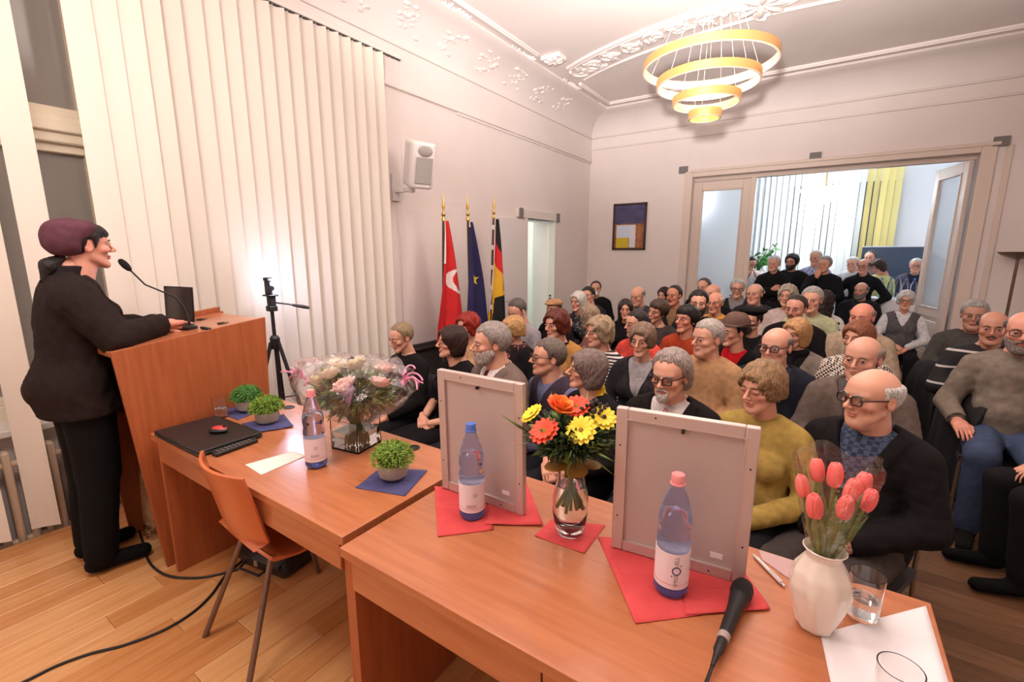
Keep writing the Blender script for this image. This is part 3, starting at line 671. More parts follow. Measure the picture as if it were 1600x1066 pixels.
t = thing('remote_control', 'long black remote control in front of the closed laptop', 'remote', (ra.x, ra.y, TZ), math.atan2(dv.y, dv.x)); L_ = dv.length
bx('casing', BL, (0, -.022, 0), (L_, .022, .018), t, .006)
BT = mat('button_grey', (120, 116, 116), .6); bm_ = MB().lathe([(.0035, 0), (.0035, .002), (0, .002)], 8).mesh('button')
for i in range(9):
    for j in range(3): link('button', bm_, t, BT, (.02+i*(L_-.04)/8.5, -.011+j*.011, .0178))
# drinking glasses
GLS = mat('clear_glass', (250, 252, 252), .02, trans=1, ior=1.45); WAT = mat('water', (248, 252, 255), .0, trans=1, ior=1.33)
def glass(x, y, z, label, fill, r=.036, h=.105):
    t = thing('drinking_glass', label, 'glass', (x, y, z), group='drinking glasses on the desks')
    MB().lathe([(0, 0), (r*.86, 0), (r*.9, .004), (r, h), (r-.0022, h), (r*.88-.002, .012), (0, .012)], 32).build('tumbler', GLS, t, ang=50)
    if fill: MB().lathe([(0, .0125), (r*.875-.0025, .0125), (r*.93-.002, fill), (0, fill)], 32).build('water', WAT, t, ang=50)
gx = (-2.562, 1.06); glass(gx[0], gx[1], TZ, 'half-full water glass between lectern and closed laptop', .05)
gx = onT(1346, 962); glass(gx[0], gx[1], TZ+.002, 'half-full water glass on the white paper beside the white vase', .05, .036, .11)
glass(.19, .995, TZ+.002, 'empty glass at the near end of the desk, cut by the picture edge', 0, .036, .10)
# plastic water bottles
PET = mat('blue_pet', (206, 216, 250), .04, trans=1, ior=1.2); LAB = mat('bottle_label', (238, 222, 226), .6)
def text_mesh(body, size):
    c = bpy.data.curves.new('lettering', 'FONT'); c.body = body; c.size = size; c.extrude = .0; c.align_x = 'CENTER'; c.align_y = 'CENTER'
    o = bpy.data.objects.new('lettering', c); COL.objects.link(o); dg = bpy.context.evaluated_depsgraph_get(); me = bpy.data.meshes.new_from_object(o.evaluated_get(dg))
    bpy.data.objects.remove(o); bpy.data.curves.remove(c); return me
def wrap_text(body, size, R_, ang, z, m, parent, vertical=False):
    me = text_mesh(body, size)
    for v in me.vertices:
        x, y = (v.co.x, v.co.y) if not vertical else (-v.co.y, v.co.x)
        a = ang+x/R_; v.co = (R_*math.cos(a), R_*math.sin(a), z+y)
    return link('lettering', me, parent, m)
INK = mat('ink_grey', (120, 112, 130), .6); INKB = mat('ink_blue', (40, 60, 112), .6)
def bottle(px, py, capcol, label, facing=0):
    x, y = onT(px, py); t = thing('water_bottle', label, 'bottle', (x, y, TZ+.003), group='plastic water bottles'); R_ = .041
    prof = [(0, .004), (.022, .0), (.034, .0), (R_, .012), (R_, .05), (R_-.001, .12), (R_, .135), (R_+.001, .145), (R_, .155), (.0375, .17), (.0405, .19), (.0395, .21), (.034, .235), (.026, .262), (.0175, .283), (.0145, .292), (.0145, .30)]
    MB().lathe(prof, 32).build('body', PET, t, ang=60)
    MB().lathe([(0, .006)]+[(max(r-.0016, 0), max(z, .006)) for r, z in prof[1:] if z < .235]+[(0, .2349)], 28).build('water', WAT, t, ang=60)
    MB().lathe([(.0149, .292), (.0185, .292), (.0185, .296), (.0155, .297)], 20, close=True).build('neck_ring', mat('cap_%d%d%d' % capcol, capcol, .4), t)
    cp = MB().lathe([(0, .318), (.0145, .318), (.0158, .316), (.0158, .298), (.0148, .298)][::-1], 28, twist=lambda a, v: 1+.02*math.cos(14*a)).build('cap', mat('cap_%d%d%d' % capcol, capcol, .4), t, ang=50)
    MB().lathe([(R_+.0008, .03), (R_+.0008, .125)], 40).build('label', LAB, t, thick=.0004)
    MB().lathe([(R_+.0012, .042), (R_+.0012, .0435)], 40).build('printed_line', mat('ink_pink', (220, 150, 150), .6), t, thick=.0002)
    MB().lathe([(R_+.0004, .0), (R_+.0004, .028)], 40) and MB().lathe([(.0355, .001), (R_+.0006, .0125), (R_+.0006, .027)], 40).build('base_tint', mat('base_blue', (110, 140, 220), .15, trans=.7), t)
    a = math.atan2(-y, -x)+facing
    return t, a, R_+.0014
CAPP, CAPB = (240, 150, 150), (84, 122, 206)
t, a, R_ = bottle(495, 728, CAPP, 'pink-capped water bottle beside the wrapped bouquet')
wrap_text('O', .016, R_, a+.05, .088, INKB, t); wrap_text('IIIIIIII', .016, R_, a-.1, .055, INK, t)
t, a, R_ = bottle(738, 806, CAPB, 'blue-capped water bottle standing before the left silver frame')
wrap_text('O', .016, R_, a+.25, .09, INKB, t); wrap_text('IIIIIIII', .016, R_, a-.05, .052, INK, t)
t, a, R_ = bottle(1047, 922, CAPP, 'pink-capped water bottle standing before the right silver frame')
wrap_text('SPREE', .0135, R_, a+.28, .055, INK, t, True); wrap_text('UELL', .0135, R_, a+.28, .106, INK, t, True)
b = MB(); 
for k in range(28):
    q = 2*math.pi*k/28; q2 = 2*math.pi*(k+1)/28
    for rr_a, rr_b in ((.0085, .0112),):
        pts = []
        for ang_, rad in ((q, rr_a), (q2, rr_a), (q2, rr_b), (q, rr_b)):
            aa = a+.28+rad*math.cos(ang_)/R_; pts.append((R_*math.cos(aa), R_*math.sin(aa), .0815+rad*math.sin(ang_)))
        b.add(pts, [(0, 1, 2, 3)])
pts = []
for (u_, w_) in ((-.013, -.016), (-.0105, -.017), (.013, .016), (.0105, .017)):
    aa = a+.28+u_/R_; pts.append((R_*math.cos(aa), R_*math.sin(aa), .0815+w_))
b.add(pts, [(0, 1, 2, 3)]); b.build('logo', INKB, t, thick=.0003)
# silver picture frames, seen from behind
SIL = mat('silver_frame', (200, 182, 176), .38, .35); BACK = mat('frame_backboard', (190, 172, 166), .5, col2=(182, 164, 158), nscale=2.5, coat=.25)
def pframe(p0, p1, h, tilt, label):
    p0, p1 = Vector(p0), Vector(p1); dv = p1-p0; w = dv.length
    t = thing('picture_frame', label, 'picture frame', (p0.x, p0.y, TZ+.006), math.atan2(dv.y, dv.x), group='silver frames seen from behind')
    X = Matrix.Rotation(tilt, 4, 'X'); s_ = .032
    for q in ((0, 0, s_, h), (w-s_, 0, w, h), (s_, 0, w-s_, s_), (s_, h-s_, w-s_, h)): MB().box(q[0], 0, q[1], q[2], .022, q[3], X).build('frame_bar', SIL, t, .003)
    MB().box(s_, .008, s_, w-s_, .012, h-s_, X).build('backboard', BACK, t)
    b = MB()
    for q in ((s_-.004, s_-.004, s_, h-s_+.004), (w-s_, s_-.004, w-s_+.004, h-s_+.004), (s_, s_-.004, w-s_, s_), (s_, h-s_, w-s_, h-s_+.004)): b.box(q[0], -.001, q[1], q[2], .002, q[3], X)
    b.build('inner_lip', SIL, t)
    b = MB()
    for q in ((.014, h*.25), (.014, h*.75), (w-.014, h*.25), (w-.014, h*.75), (w*.3, h-.014), (w*.75, .014)): b.lathe([(0, -.0012), (.0025, -.0012), (.0025, .0)], 8, X @ Matrix.Translation((q[0], 0, q[1])) @ Matrix.Rotation(-1.57, 4, 'X'))
    b.build('pin', HOLE, t)
    MB().box(w*.5-.004, -.006, h-s_-.012, w*.5+.004, .006, h-s_-.002, X).build('hanger', HOLE, t, .001)
    MB().box(w-s_-.055, .0065, s_+.02, w-s_-.025, .0078, s_+.035, X).build('sticker', PAPER, t)
    MB().box(w*.5-.03, .014, .01, w*.5+.03, .018, h*.7, Matrix.Translation((0, .0, .0)) @ Matrix.Rotation(-.25, 4, 'X')).build('easel_strut', BACK, t)
pframe((-1.083, 1.148), (-.735, 1.155), .448, .02, 'silver picture frame seen from behind, left one behind the blue-capped bottle')
pframe((-.437, 1.165), (-.09, 1.205), .43, .02, 'silver picture frame seen from behind, right one behind the lettered bottle')
# flowers
def petal_flower(b, X, n, l, w, cup, curl=0):
    for k in range(n):
        A = X @ Matrix.Rotation(k*2*math.pi/n, 4, 'Z') @ Matrix.Rotation(-cup, 4, 'Y'); b.ell((l*.55, 0, curl), (l*.5, w*.5, .0022), 8, 5, A)
def rose(m, parent, loc, s, name='rose'):
    b = MB(); X0 = Matrix.Translation(loc) @ Euler((random.uniform(-.5, .2), random.uniform(-.4, .4), random.random()*6)).to_matrix().to_4x4()
    for ring, (n, r_, cup, l) in enumerate(((4, .1, 1.45, .8), (5, .2, 1.25, .9), (6, .3, .95, 1.0), (7, .38, .6, 1.0))):
        for k in range(n):
            A = X0 @ Matrix.Rotation(k*2*math.pi/n+ring*.6, 4, 'Z') @ Matrix.Translation((r_*s*.4, 0, 0)) @ Matrix.Rotation(-cup, 4, 'Y'); b.ell((l*s*.45, 0, 0), (l*s*.5, s*.42, s*.06), 8, 6, A)
    return b.build(name, m, parent)
def gerbera(m, parent, X, s, mc):
    b = MB(); petal_flower(b, X, 14, s, s*.44, .14); petal_flower(b, X @ Matrix.Rotation(.2, 4, 'Z') @ Matrix.Translation((0, 0, s*.06)), 13, s*.8, s*.38, .3)
    f_ = b.build('gerbera', m, parent); MB().ell((0, 0, s*.1), (s*.2, s*.2, s*.08), 12, 6, X).build('flower_centre', mc, f_)
def greens(parent, c, r, n, m, seed, l=.05, name='greenery', flat=.8, wid=.3):
    rr = random.Random(seed); b = MB()
    for k in range(n):
        d = Vector((rr.gauss(0, 1), rr.gauss(0, 1), rr.gauss(0, .8))).normalized(); p = Vector(c)+Vector((d.x*r[0], d.y*r[1], d.z*r[2]))*(.55+.5*rr.random())
        X = Matrix.Translation(p) @ (d+Vector((rr.random()-.5, rr.random()-.5, rr.random()-.2))*.9).to_track_quat('X', 'Z').to_matrix().to_4x4() @ Matrix.Rotation(rr.random()*6, 4, 'X')
        ll = l*(.6+.8*rr.random()); b.add([(0, 0, 0), (ll*.4, ll*wid*.5, .004), (ll, 0, 0), (ll*.4, -ll*wid*.5, .004)], [(0, 3, 2, 1)], X)
    return tag(b.build(name, m, parent, thick=.0006), kind='stuff')
G1 = mat('bouquet_green', (84, 112, 52), .55, col2=(122, 146, 76), nscale=40); G2 = mat('bouquet_dark_green', (30, 48, 22), .6, col2=(52, 72, 30), nscale=40); STEM = mat('stem_green', (112, 132, 54), .5)
# gerbera bouquet in the clear vase
x, y = onT(890, 832); t = thing('flower_vase', 'clear glass vase with yellow and orange flowers between the silver frames', 'vase', (x, y, TZ+.003))
prof = [(.038, 0), (.041, .006), (.050, .04), (.056, .08), (.054, .12), (.045, .16), (.040, .19), (.044, .215), (.048, .23)]
MB().lathe([(0, 0)]+prof+[(r-.003, z) for r, z in prof[::-1] if z > .012]+[(0, .014)], 36).build('glass_body', GLS, t, ang=60)
MB().lathe([(0, .0145), (.0375, .0145), (.0465, .04), (.0525, .08), (.0505, .12), (.0415, .158), (0, .158)], 30).build('water', WAT, t, ang=60)
b = MB(); rr = random.Random(4)
for k in range(9): a = rr.random()*6.28; b.tube([(.03*math.cos(a), .03*math.sin(a), .075+.02*rr.random()), (-.008*math.cos(a), -.008*math.sin(a), .19), (-.05*math.cos(a), -.05*math.sin(a), .32)], .0042, 7)
b.build('stem', STEM, t)
b = MB()
for k in range(5):
    a = k*1.257+.4; X = Matrix.Translation((0, 0, .235)) @ Matrix.Rotation(a, 4, 'Z') @ Matrix.Rotation(.12, 4, 'Y'); b.ell((.048, 0, 0), (.042, .036, .004), 12, 6, X)
b.build('collar_leaf', mat('collar_ochre', (166, 112, 34), .6, col2=(140, 92, 26), nscale=20), t)
greens(t, (0, 0, .312), (.105, .095, .042), 560, G2, 21, .040, wid=.42); greens(t, (0, 0, .318), (.10, .09, .04), 300, G1, 22, .038, wid=.4); greens(t, (0, 0, .30), (.12, .11, .04), 12, G1, 23, .09, 'grass_blade', wid=.08)
GY = mat('gerbera_yellow', (246, 222, 60), .55); GO = mat('gerbera_orange', (236, 76, 40), .55); GC = mat('gerbera_centre', (150, 110, 30), .8); RO = mat('rose_orange', (244, 150, 40), .5, col2=(232, 96, 50), nscale=22)
def fx(dx, dy, dz, n=(0, -.6, .8)): return Matrix.Translation((dx, dy, dz)) @ Vector(n).to_track_quat('Z', 'Y').to_matrix().to_4x4()
gerbera(GY, t, fx(.055, -.055, .36, (.1, -.75, .7)), .045, GC); gerbera(GY, t, fx(-.12, -.03, .365, (-.45, -.45, .8)), .04, GC); gerbera(GY, t, fx(.085, .02, .38, (.4, -.5, .8)), .042, GC); gerbera(GO, t, fx(-.045, -.085, .345, (-.1, -.6, .8)), .047, GC); gerbera(GO, t, fx(.012, .0, .405, (.1, -.5, .8)), .042, GC)
rose(RO, t, (-.03, -.03, .395), .05); 
b = MB(); rr = random.Random(6)
for k in range(60): b.ell((.06+rr.gauss(0, .016), .02+rr.gauss(0, .016), .40+rr.gauss(0, .012)), .006, 6, 4)
b.build('berry_cluster', mat('berry_dark', (44, 34, 30), .6), t)
# wrapped bouquet in a glass cube
cx, cy = -1.665, 1.225
t = thing('wrapped_bouquet', 'bouquet in clear foil with pink ribbons standing in a square glass vase', 'bouquet', (cx, cy, TZ+.001), math.radians(10))
b = MB(); s_ = .075; h_ = .135; tk = .004
b.box(-s_, -s_, 0, s_, s_, .008)
for q in ((-s_, -s_, -s_+tk, s_), (s_-tk, -s_, s_, s_), (-s_+tk, -s_, s_-tk, -s_+tk), (-s_+tk, s_-tk, s_-tk, s_)): b.box(q[0], q[1], .008, q[2], q[3], h_)
b.build('glass_cube', GLS, t); MB().box(-s_+tk+.0006, -s_+tk+.0006, .0086, s_-tk-.0006, s_-tk-.0006, .08).build('water', WAT, t)
b = MB(); rr = random.Random(5)
for k in range(34): a = rr.random()*6.28; q = rr.random()**.5*.042; b.tube([(q*math.cos(a), q*math.sin(a), .012+.01*rr.random()), (.5*q*math.cos(a), .5*q*math.sin(a), .11), (1.6*q*math.cos(a), 1.6*q*math.sin(a), .2)], .0036, 6)
b.build('stem', mat('stem_olive', (110, 118, 58), .6), t)
b = MB()
def wrapf(u, v):
    a = 2*math.pi*u; r_ = .04+.17*math.sin(min(1, v*1.15)*math.pi*.62)*(1-.10*max(0, v-.7)/.3)
    r_ *= 1+(.07*math.sin(7*a+5*v)+.06*abs(math.sin(7.5*a-8*v))+.035*math.sin(31*a+3*v+2*math.sin(3*a)))*(.4+v)+.22*v*abs(math.cos(a))**10; e = 1.22
    return (r_*e*math.cos(a), r_*.95*math.sin(a), .10+.27*v+.015*math.sin(5*a+2)*v)
b.grid(wrapf, 110, 30, True); b.build('foil', film('clear_foil', (255, 246, 246), .05), t, ang=180)
b = MB(); b.grid(lambda u, v: ((.20*(1-v))*1.22*math.cos(6.2832*u)*(1+.07*math.sin(9*u*6.28)+.22*abs(math.cos(6.2832*u))**10), (.19*(1-v))*.95*math.sin(6.2832*u), .365+.035*(1-(1-v)**2)+.014*math.sin(5*6.28*u+2)*(1-v)+.012*math.sin(14*u*6.28+9*v)), 90, 8, True); b.build('foil_top', film('clear_foil_top', (255, 246, 246), .04), t, ang=180)
greens(t, (0, 0, .25), (.17, .12, .075), 900, G1, 31, .05); greens(t, (0, 0, .24), (.15, .11, .07), 600, G2, 32, .04)
b = MB(); rr = random.Random(8)
for k in range(90): b.ell((-.06+rr.gauss(0, .05), -.07+rr.gauss(0, .02), .30+rr.gauss(0, .012)), (.008, .006, .005), 5, 4)
b.build('filler_blossom', mat('filler_rust', (168, 110, 84), .7), t)
PR = mat('rose_pale', (240, 206, 196), .5, col2=(232, 186, 178), nscale=16); WRO = mat('rose_white', (244, 236, 214), .5, col2=(236, 222, 190), nscale=16)
for (dx, dy, dz, s, m_) in ((.075, -.115, .30, .062, PR), (-.10, -.10, .29, .055, WRO), (.03, .0, .355, .062, WRO), (.17, -.03, .30, .055, PR), (-.07, -.02, .345, .055, WRO), (.13, .06, .335, .055, PR), (-.02, -.10, .335, .05, WRO)): rose(m_, t, (dx, dy, dz), s)
b = MB(); b.grid(lambda u, v: ((.075+.05*v*math.sin(3*u))*1+.06*(u-.5)*v, -.11-.02*v, .22+.09*v+.02*abs(math.sin(12*u))*v), 20, 6); b.build('lilac_paper', mat('lilac_paper', (186, 150, 200), .6), t, thick=.001)
RIB = mat('ribbon_pink', (236, 150, 186), .35); rr = random.Random(12)
for sx, sy, sz in ((-.245, -.02, .27), (.265, .01, .32)):
    for k in range(7):
        pts = []; a0 = rr.random()*6; dr = Vector((math.copysign(1, sx)*(.2+rr.random()), rr.random()-.5, rr.random()*.8-.2))*.075
        for i in range(14): q = i/13; pts.append((sx+dr.x*q*1.6+.025*math.sin(a0+5*q)*q, sy+dr.y*q*1.5+.025*math.cos(a0+6*q)*q, sz+dr.z*q*1.4+.03*math.sin(3.1*q)))
        MB().tube(pts, .0036, 5).build('ribbon', RIB, t)
    MB().ell((sx, sy, sz), (.014, .014, .012), 8, 6).build('ribbon_knot', RIB, t)
# tulips in the white vase
x, y = onT(1272, 978); t = thing('tulip_vase', 'white fluted vase with foil-wrapped pink tulips at the desk end', 'vase', (x, y, TZ))
VW = mat('vase_white', (236, 222, 208), .22, coat=.4)
prof = [(.030, 0), (.036, .004), (.043, .03), (.054, .07), (.060, .105), (.055, .14), (.042, .165), (.034, .18), (.036, .192), (.043, .20), (.041, .202), (.033, .19), (.030, .178), (0, .17)]
fine = []
for (r0, z0_), (r1, z1_) in zip(prof[:-1], prof[1:]): fine += [(r0+(r1-r0)*k/4, z0_+(z1_-z0_)*k/4) for k in range(4)]
def flute(a, v): z_ = .202*v/.62; return 1+(.055*math.sin(8*a+34*z_)*math.sin(math.pi*min(1, z_/.165))**.8 if 0 < z_ < .165 else 0)
MB().lathe([(0, .002)]+fine+[prof[-1]], 72, twist=flute).build('vase_body', VW, t, ang=60)
TU = mat('tulip_pink', (240, 96, 96), .5, col2=(246, 132, 122), nscale=26, stretch=(1, 1, .3)); TL = mat('tulip_leaf', (96, 122, 66), .5, col2=(126, 148, 88), nscale=24, stretch=(1, 1, .2))
b = MB(); hd = [(-.052, -.02, .345), (-.028, -.045, .315), (.02, -.035, .325), (.055, -.015, .345), (.045, .02, .355), (0, .01, .37), (-.03, .03, .365), (.03, -.002, .345)]
for (dx, dy, dz) in hd: b.tube([(dx*.25, dy*.25, .175), (dx*.7, dy*.7, .25), (dx, dy, dz-.02)], .004, 7)
b.build('stem', STEM, t)
for k, (dx, dy, dz) in enumerate(hd):
    b = MB(); X = Matrix.Translation((dx, dy, dz-.022)) @ Vector((dx*2.2, dy*2.2, .5)).to_track_quat('Z', 'Y').to_matrix().to_4x4() @ Matrix.Rotation(k, 4, 'Z'); s = .9+.18*((k*37) % 10)/10
    for q in range(6):
        A = X @ Matrix.Rotation(q*math.pi/3, 4, 'Z') @ Matrix.Translation((.0085*s*(1 if q % 2 else .75), 0, .025*s)) @ Matrix.Rotation(-.04, 4, 'Y')
        b.ell((0, 0, 0), (.0075*s, .0125*s, .028*s), 9, 8, A)
    b.build('tulip', TU, t)
rr = random.Random(15)
for k in range(9):
    a = k*.7; r_ = .02+.03*rr.random(); h0 = .30+.08*rr.random()
    def lf(u, v, a=a, r_=r_, h0=h0): w_ = .016*math.sin(math.pi*min(.999, v*.93+.07)); p = Vector((math.cos(a), math.sin(a), 0))*(.012+r_*v*1.1)+Vector((-math.sin(a), math.cos(a), 0))*w_*(u-.5)*2; return (p.x, p.y, .18+(h0-.18)*v)
    MB().grid(lf, 4, 9).build('tulip_leaf', TL, t, thick=.001)
def cone(u, v): a = 2*math.pi*u; r_ = (.03+.052*v)*(1+.05*math.sin(6*a+4*v)+.025*math.sin(17*a-3*v)); return (r_*math.cos(a), r_*math.sin(a), .178+.235*v+.012*v*math.sin(4*a))
MB().grid(cone, 70, 22, True).build('foil', film('tulip_foil', (255, 250, 246), .06), t, ang=180)
# handheld microphone
a_, b_ = Vector((*onT(1158, 938), TZ+.026)), Vector((*onT(1112, 1052), TZ+.014)); dv = b_-a_
t = thing('microphone', 'black handheld microphone lying on the desk at the front', 'microphone', (a_.x, a_.y, TZ)); X = Matrix.Translation((0, 0, .030)) @ dv.to_track_quat('Z', 'Y').to_matrix().to_4x4()
MBK = mat('mic_black', (28, 26, 27), .5)
MB().lathe([(0, -.03), (.012, -.028), (.021, -.018), (.0255, -.002), (.025, .016), (.022, .028), (.0215, .036)], 28, X).build('grille', mat('mic_grille', (34, 31, 32), .55, .3, bump=.8, bscale=500), t)
MB().lathe([(.0215, .036), (.0195, .05), (.0165, .075), (.0135, .15), (.0125, .165)], 28, X).build('handle', MBK, t)
MB().lathe([(.0128, .165), (.0128, .182), (.012, .183)], 24, X).build('band', mat('mic_band', (170, 152, 146), .5), t); MB().lathe([(.0105, .183), (.0105, .215), (.007, .225), (.004, .26)], 20, X).build('plug', MBK, t)
e_ = X @ Vector((0, 0, .25)); MB().tube([e_, e_+dv.normalized()*.06+Vector((0, 0, -.004)), e_+dv.normalized()*.2+Vector((-.02, -.02, -.008))], .0035, 6).build('cable', MBK, t)
# pen
a_, b_ = Vector((*onT(1176, 869), TZ+.006)), Vector((*onT(1226, 920), TZ+.006)); dv = b_-a_
t = thing('pen', 'white ballpoint pen lying between right frame and white vase', 'pen', (a_.x, a_.y, TZ)); X = Matrix.Translation((0, 0, .006)) @ dv.to_track_quat('Z', 'Y').to_matrix().to_4x4(); PW = mat('pen_white', (226, 220, 220), .35)
L_ = dv.length; MB().lathe([(.001, 0), (.0035, .012), (.005, .02), (.0052, L_*.9)], 14, X).build('barrel', PW, t); MB().lathe([(.003, L_*.9), (.003, L_), (0, L_)], 10, X).build('push_button', PW, t); MB().box(-.0015, .005, L_*.55, .0015, .0075, L_*.92, X).build('clip', PW, t, .0005)
# laptop on the lectern
ls = math.atan(.112); LX = Matrix.Translation((-2.96, 1.0, PZ+slope(.32)-.003)) 
t = thing('laptop', 'open dark laptop standing on the lectern', 'laptop', (-3.02, 1.0, PZ+slope(.32)+.0005)); t.rotation_euler = (ls, 0, math.radians(10))
LB = mat('laptop_grey', (96, 88, 84), .4, .4); bx('base', LB, (-.13, -.11, 0), (.13, .11, .014), t, .004); bx('keyboard', BL, (-.115, -.02, .0142), (.115, .09, .0155), t, .001)
X = Matrix.Translation((0, .108, .014)) @ Matrix.Rotation(math.radians(-10), 4, 'X'); MB().box(-.13, 0, 0, .13, .007, .195, X).build('screen_lid', BL, t, .003); MB().box(-.122, -.0012, .01, .122, .0, .187, X).build('screen', mat('screen_dark', (52, 36, 32), .12), t)
# gooseneck microphone
t = thing('gooseneck_microphone', 'thin black gooseneck microphone rising from the lectern towards the speaker', 'microphone', (-2.82, 1.07, PZ+slope(.39)-.002))
MB().lathe([(0, 0), (.035, 0), (.035, .012), (.015, .02), (0, .02)], 24).build('base', MBK, t)
hp = Vector((-2.88, .85, 1.735))-t.location
pts = [Vector((0, 0, .015)), Vector((0, -.004, .06)), Vector((0, -.02, .12)), Vector((0, -.05, .175)), hp*.72, hp]
MB().tube(pts, [.0075, .007, .006, .0045, .004, .004], 8).build('gooseneck', MBK, t)
X = Matrix.Translation(hp) @ (hp-pts[4]).to_track_quat('Z', 'Y').to_matrix().to_4x4(); MB().lathe([(.004, -.03), (.012, -.02), (.0165, 0), (.016, .02), (.011, .036), (0, .042)], 18, X).build('windscreen', mat('foam_black', (20, 19, 20), .95), t)
t = thing('usb_stick', 'small dark clicker beside the hand on the lectern', 'clicker', (-2.72, 1.10, PZ+slope(.42)-.003)); bx('casing', BL, (-.035, -.01, 0), (.035, .01, .012), t, .003); bx('cap', mat('navy_cap', (36, 38, 62), .4), (.035, -.009, .001), (.055, .009, .011), t, .002)
# tripod with camera light
t = thing('camera_tripod', 'black tripod with a lit camera lamp behind the lectern', 'tripod', (-3.33, 1.80, 0)); t.location.z = .0
base = 0.0
for k in range(3):
    a = .35+k*2.094; R_ = .36 if k != 1 else .18
    foot = Vector((R_*math.cos(a), R_*math.sin(a), .01)); hipj = Vector((.03*math.cos(a), .03*math.sin(a), 1.15)); mid = hipj.lerp(foot, .5)
    l = MB().tube([hipj, mid], .014, 8).tube([mid, foot], .010, 8).build('leg', MBK, t); MB().tube([mid-(foot-hipj)*.02, mid+(foot-hipj)*.02], .019, 8).build('leg_clamp', MBK, l); MB().ell(foot, .014, 8, 6).build('rubber_foot', MBK, l)
    MB().tube([hipj.lerp(foot, .35), (0, 0, .72)], .005, 6).build('brace', MBK, t)
MB().cyl((0, 0, .7), (0, 0, 1.40), .013).build('column', MBK, t); MB().lathe([(.03, 1.10), (.035, 1.13), (.035, 1.18), (.02, 1.2)], 14).build('collar', MBK, t)
MB().box(-.03, -.03, 1.38, .03, .03, 1.42).box(-.022, -.022, 1.42, .03, .022, 1.50).box(-.045, -.04, 1.49, .045, .04, 1.502).build('pan_head', MBK, t, .006)
MB().tube([(.0, .03, 1.44), (.06, .10, 1.425), (.075, .115, 1.42)], .006, 8).tube([(.075, .115, 1.42), (.12, .17, 1.405), (.15, .2, 1.395)], [.01, .014, .011], 10).build('pan_handle', MBK, t)
MB().box(-.035, -.022, 1.502, .035, .0, 1.60).box(-.03, -.03, 1.60, .03, .01, 1.625).build('camera_body', MBK, t, .005); MB().cyl((0.03, -.01, 1.55), (.06, -.02, 1.55), .018).build('lens', MBK, t)
lm = MB().ell((.05, .03, 1.575), (.02, .02, .02), 14, 10).build('lamp_head', mat('led_lamp', (255, 255, 255), .4, emit=(226, 230, 255), estr=60), t)
lp = lamp('tripod_light', 'POINT', (-3.24, 1.85, 1.59), 2.2, (214, 220, 255), .03)
# desk chair with moulded wood shell
SHELL = wood('chair_plywood', (206, 114, 66), (190, 98, 54), (3, 3, 1), .35, 3, .3)
t = thing('shell_chair', 'orange-brown plywood shell chair pushed under the desk', 'chair', (-1.80, .925, PZ), math.radians(-4))
prof = [(.22, .455), (.1, .45), (-.04, .445), (-.13, .46), (-.175, .51), (-.195, .58), (-.215, .68), (-.235, .77), (-.245, .82)]
def sh(u, v):
    k = min(len(prof)-1.001, v*(len(prof)-1)); i = int(k); q = k-i; y_ = prof[i][0]*(1-q)+prof[i+1][0]*q; z_ = prof[i][1]*(1-q)+prof[i+1][1]*q
    w_ = .21+.02*math.cos(3.14*v)-(.05 if .42 < v < .56 else 0)*math.sin((v-.42)/.14*3.14); x_ = (u-.5)*2
    return (x_*w_, y_-.02*x_*x_*(-1 if v > .5 else 0)+(.03*x_*x_ if v > .5 else 0), z_+(.012*x_*x_ if v < .5 else 0))
MB().grid(sh, 16, 40).build('shell', SHELL, t, thick=.012, bevel=.002)
CHL = mat('chair_metal', (128, 106, 94), .4, .7)
for sx in (-1, 1):
    MB().tube([(sx*.12, -.1, .44), (sx*.205, -.27, .0)], .0115, 10).build('leg', CHL, t); MB().tube([(sx*.12, .14, .44), (sx*.2, .24, .0)], .0115, 10).build('leg', CHL, t)
b = MB().tube([(-.12, -.1, .44), (.12, -.1, .44)], .01).tube([(-.12, .14, .44), (.12, .14, .44)], .01).tube([(-.12, -.1, .44), (-.12, .14, .44)], .01).tube([(.12, -.1, .44), (.12, .14, .44)], .01); b.build('under_frame', CHL, t)
# bags
BAG = mat('bag_black', (26, 24, 25), .5, col2=(36, 33, 33), nscale=9, bump=.2, bscale=40)
t = thing('briefcase', 'black leather briefcase lying under the desk behind the shell chair', 'bag', (-2.24, 1.12, PZ), math.radians(10)); 
b = MB(); b.box(-.17, -.11, 0, .17, .11, .10); b.build('body', BAG, t, .03); MB().add([(-.155, -.125, .09), (.155, -.125, .09), (.155, .08, .125), (-.155, .08, .125), (-.155, -.125, .06), (.155, -.125, .06)], [(0, 1, 2, 3), (4, 5, 1, 0)]).build('flap', BAG, t, thick=.006)
MB().tube([(-.08, -.11, .06), (-.07, -.17, .05), (.07, -.17, .05), (.08, -.11, .06)], .007, 8).build('handle', BAG, t); bx('buckle', CHROME, (-.012, -.135, .055), (.012, -.123, .085), t, .002)
t = thing('backpack', 'black bag leaning against the back of the lectern by the speaker', 'bag', (-2.83, .98, PZ), math.radians(5))
MB().ell((0, 0, .2), (.13, .10, .21), 20, 14).build('body', BAG, t); MB().ell((0, -.08, .13), (.11, .05, .11), 16, 10).build('front_pocket', BAG, t); MB().tube([(-.05, 0, .39), (-.03, -.01, .45), (.03, -.01, .45), (.05, 0, .39)], .009, 8).build('handle', BAG, t)
t = thing('plastic_bag', 'crumpled clear plastic bag between the speaker and the lectern', 'bag', (-3.06, .86, PZ)); rr = random.Random(31)
MB().grid(lambda u, v: ((.065+.02*math.sin(7*u*6.28+3*v))*(1-.55*v)*math.cos(6.283*u), (.055+.02*math.sin(5*u*6.28+5*v))*(1-.55*v)*math.sin(6.283*u), .5*v+.004), 60, 22, True).build('foil', film('bag_foil', (236, 214, 190), .3, .2), t, ang=180)
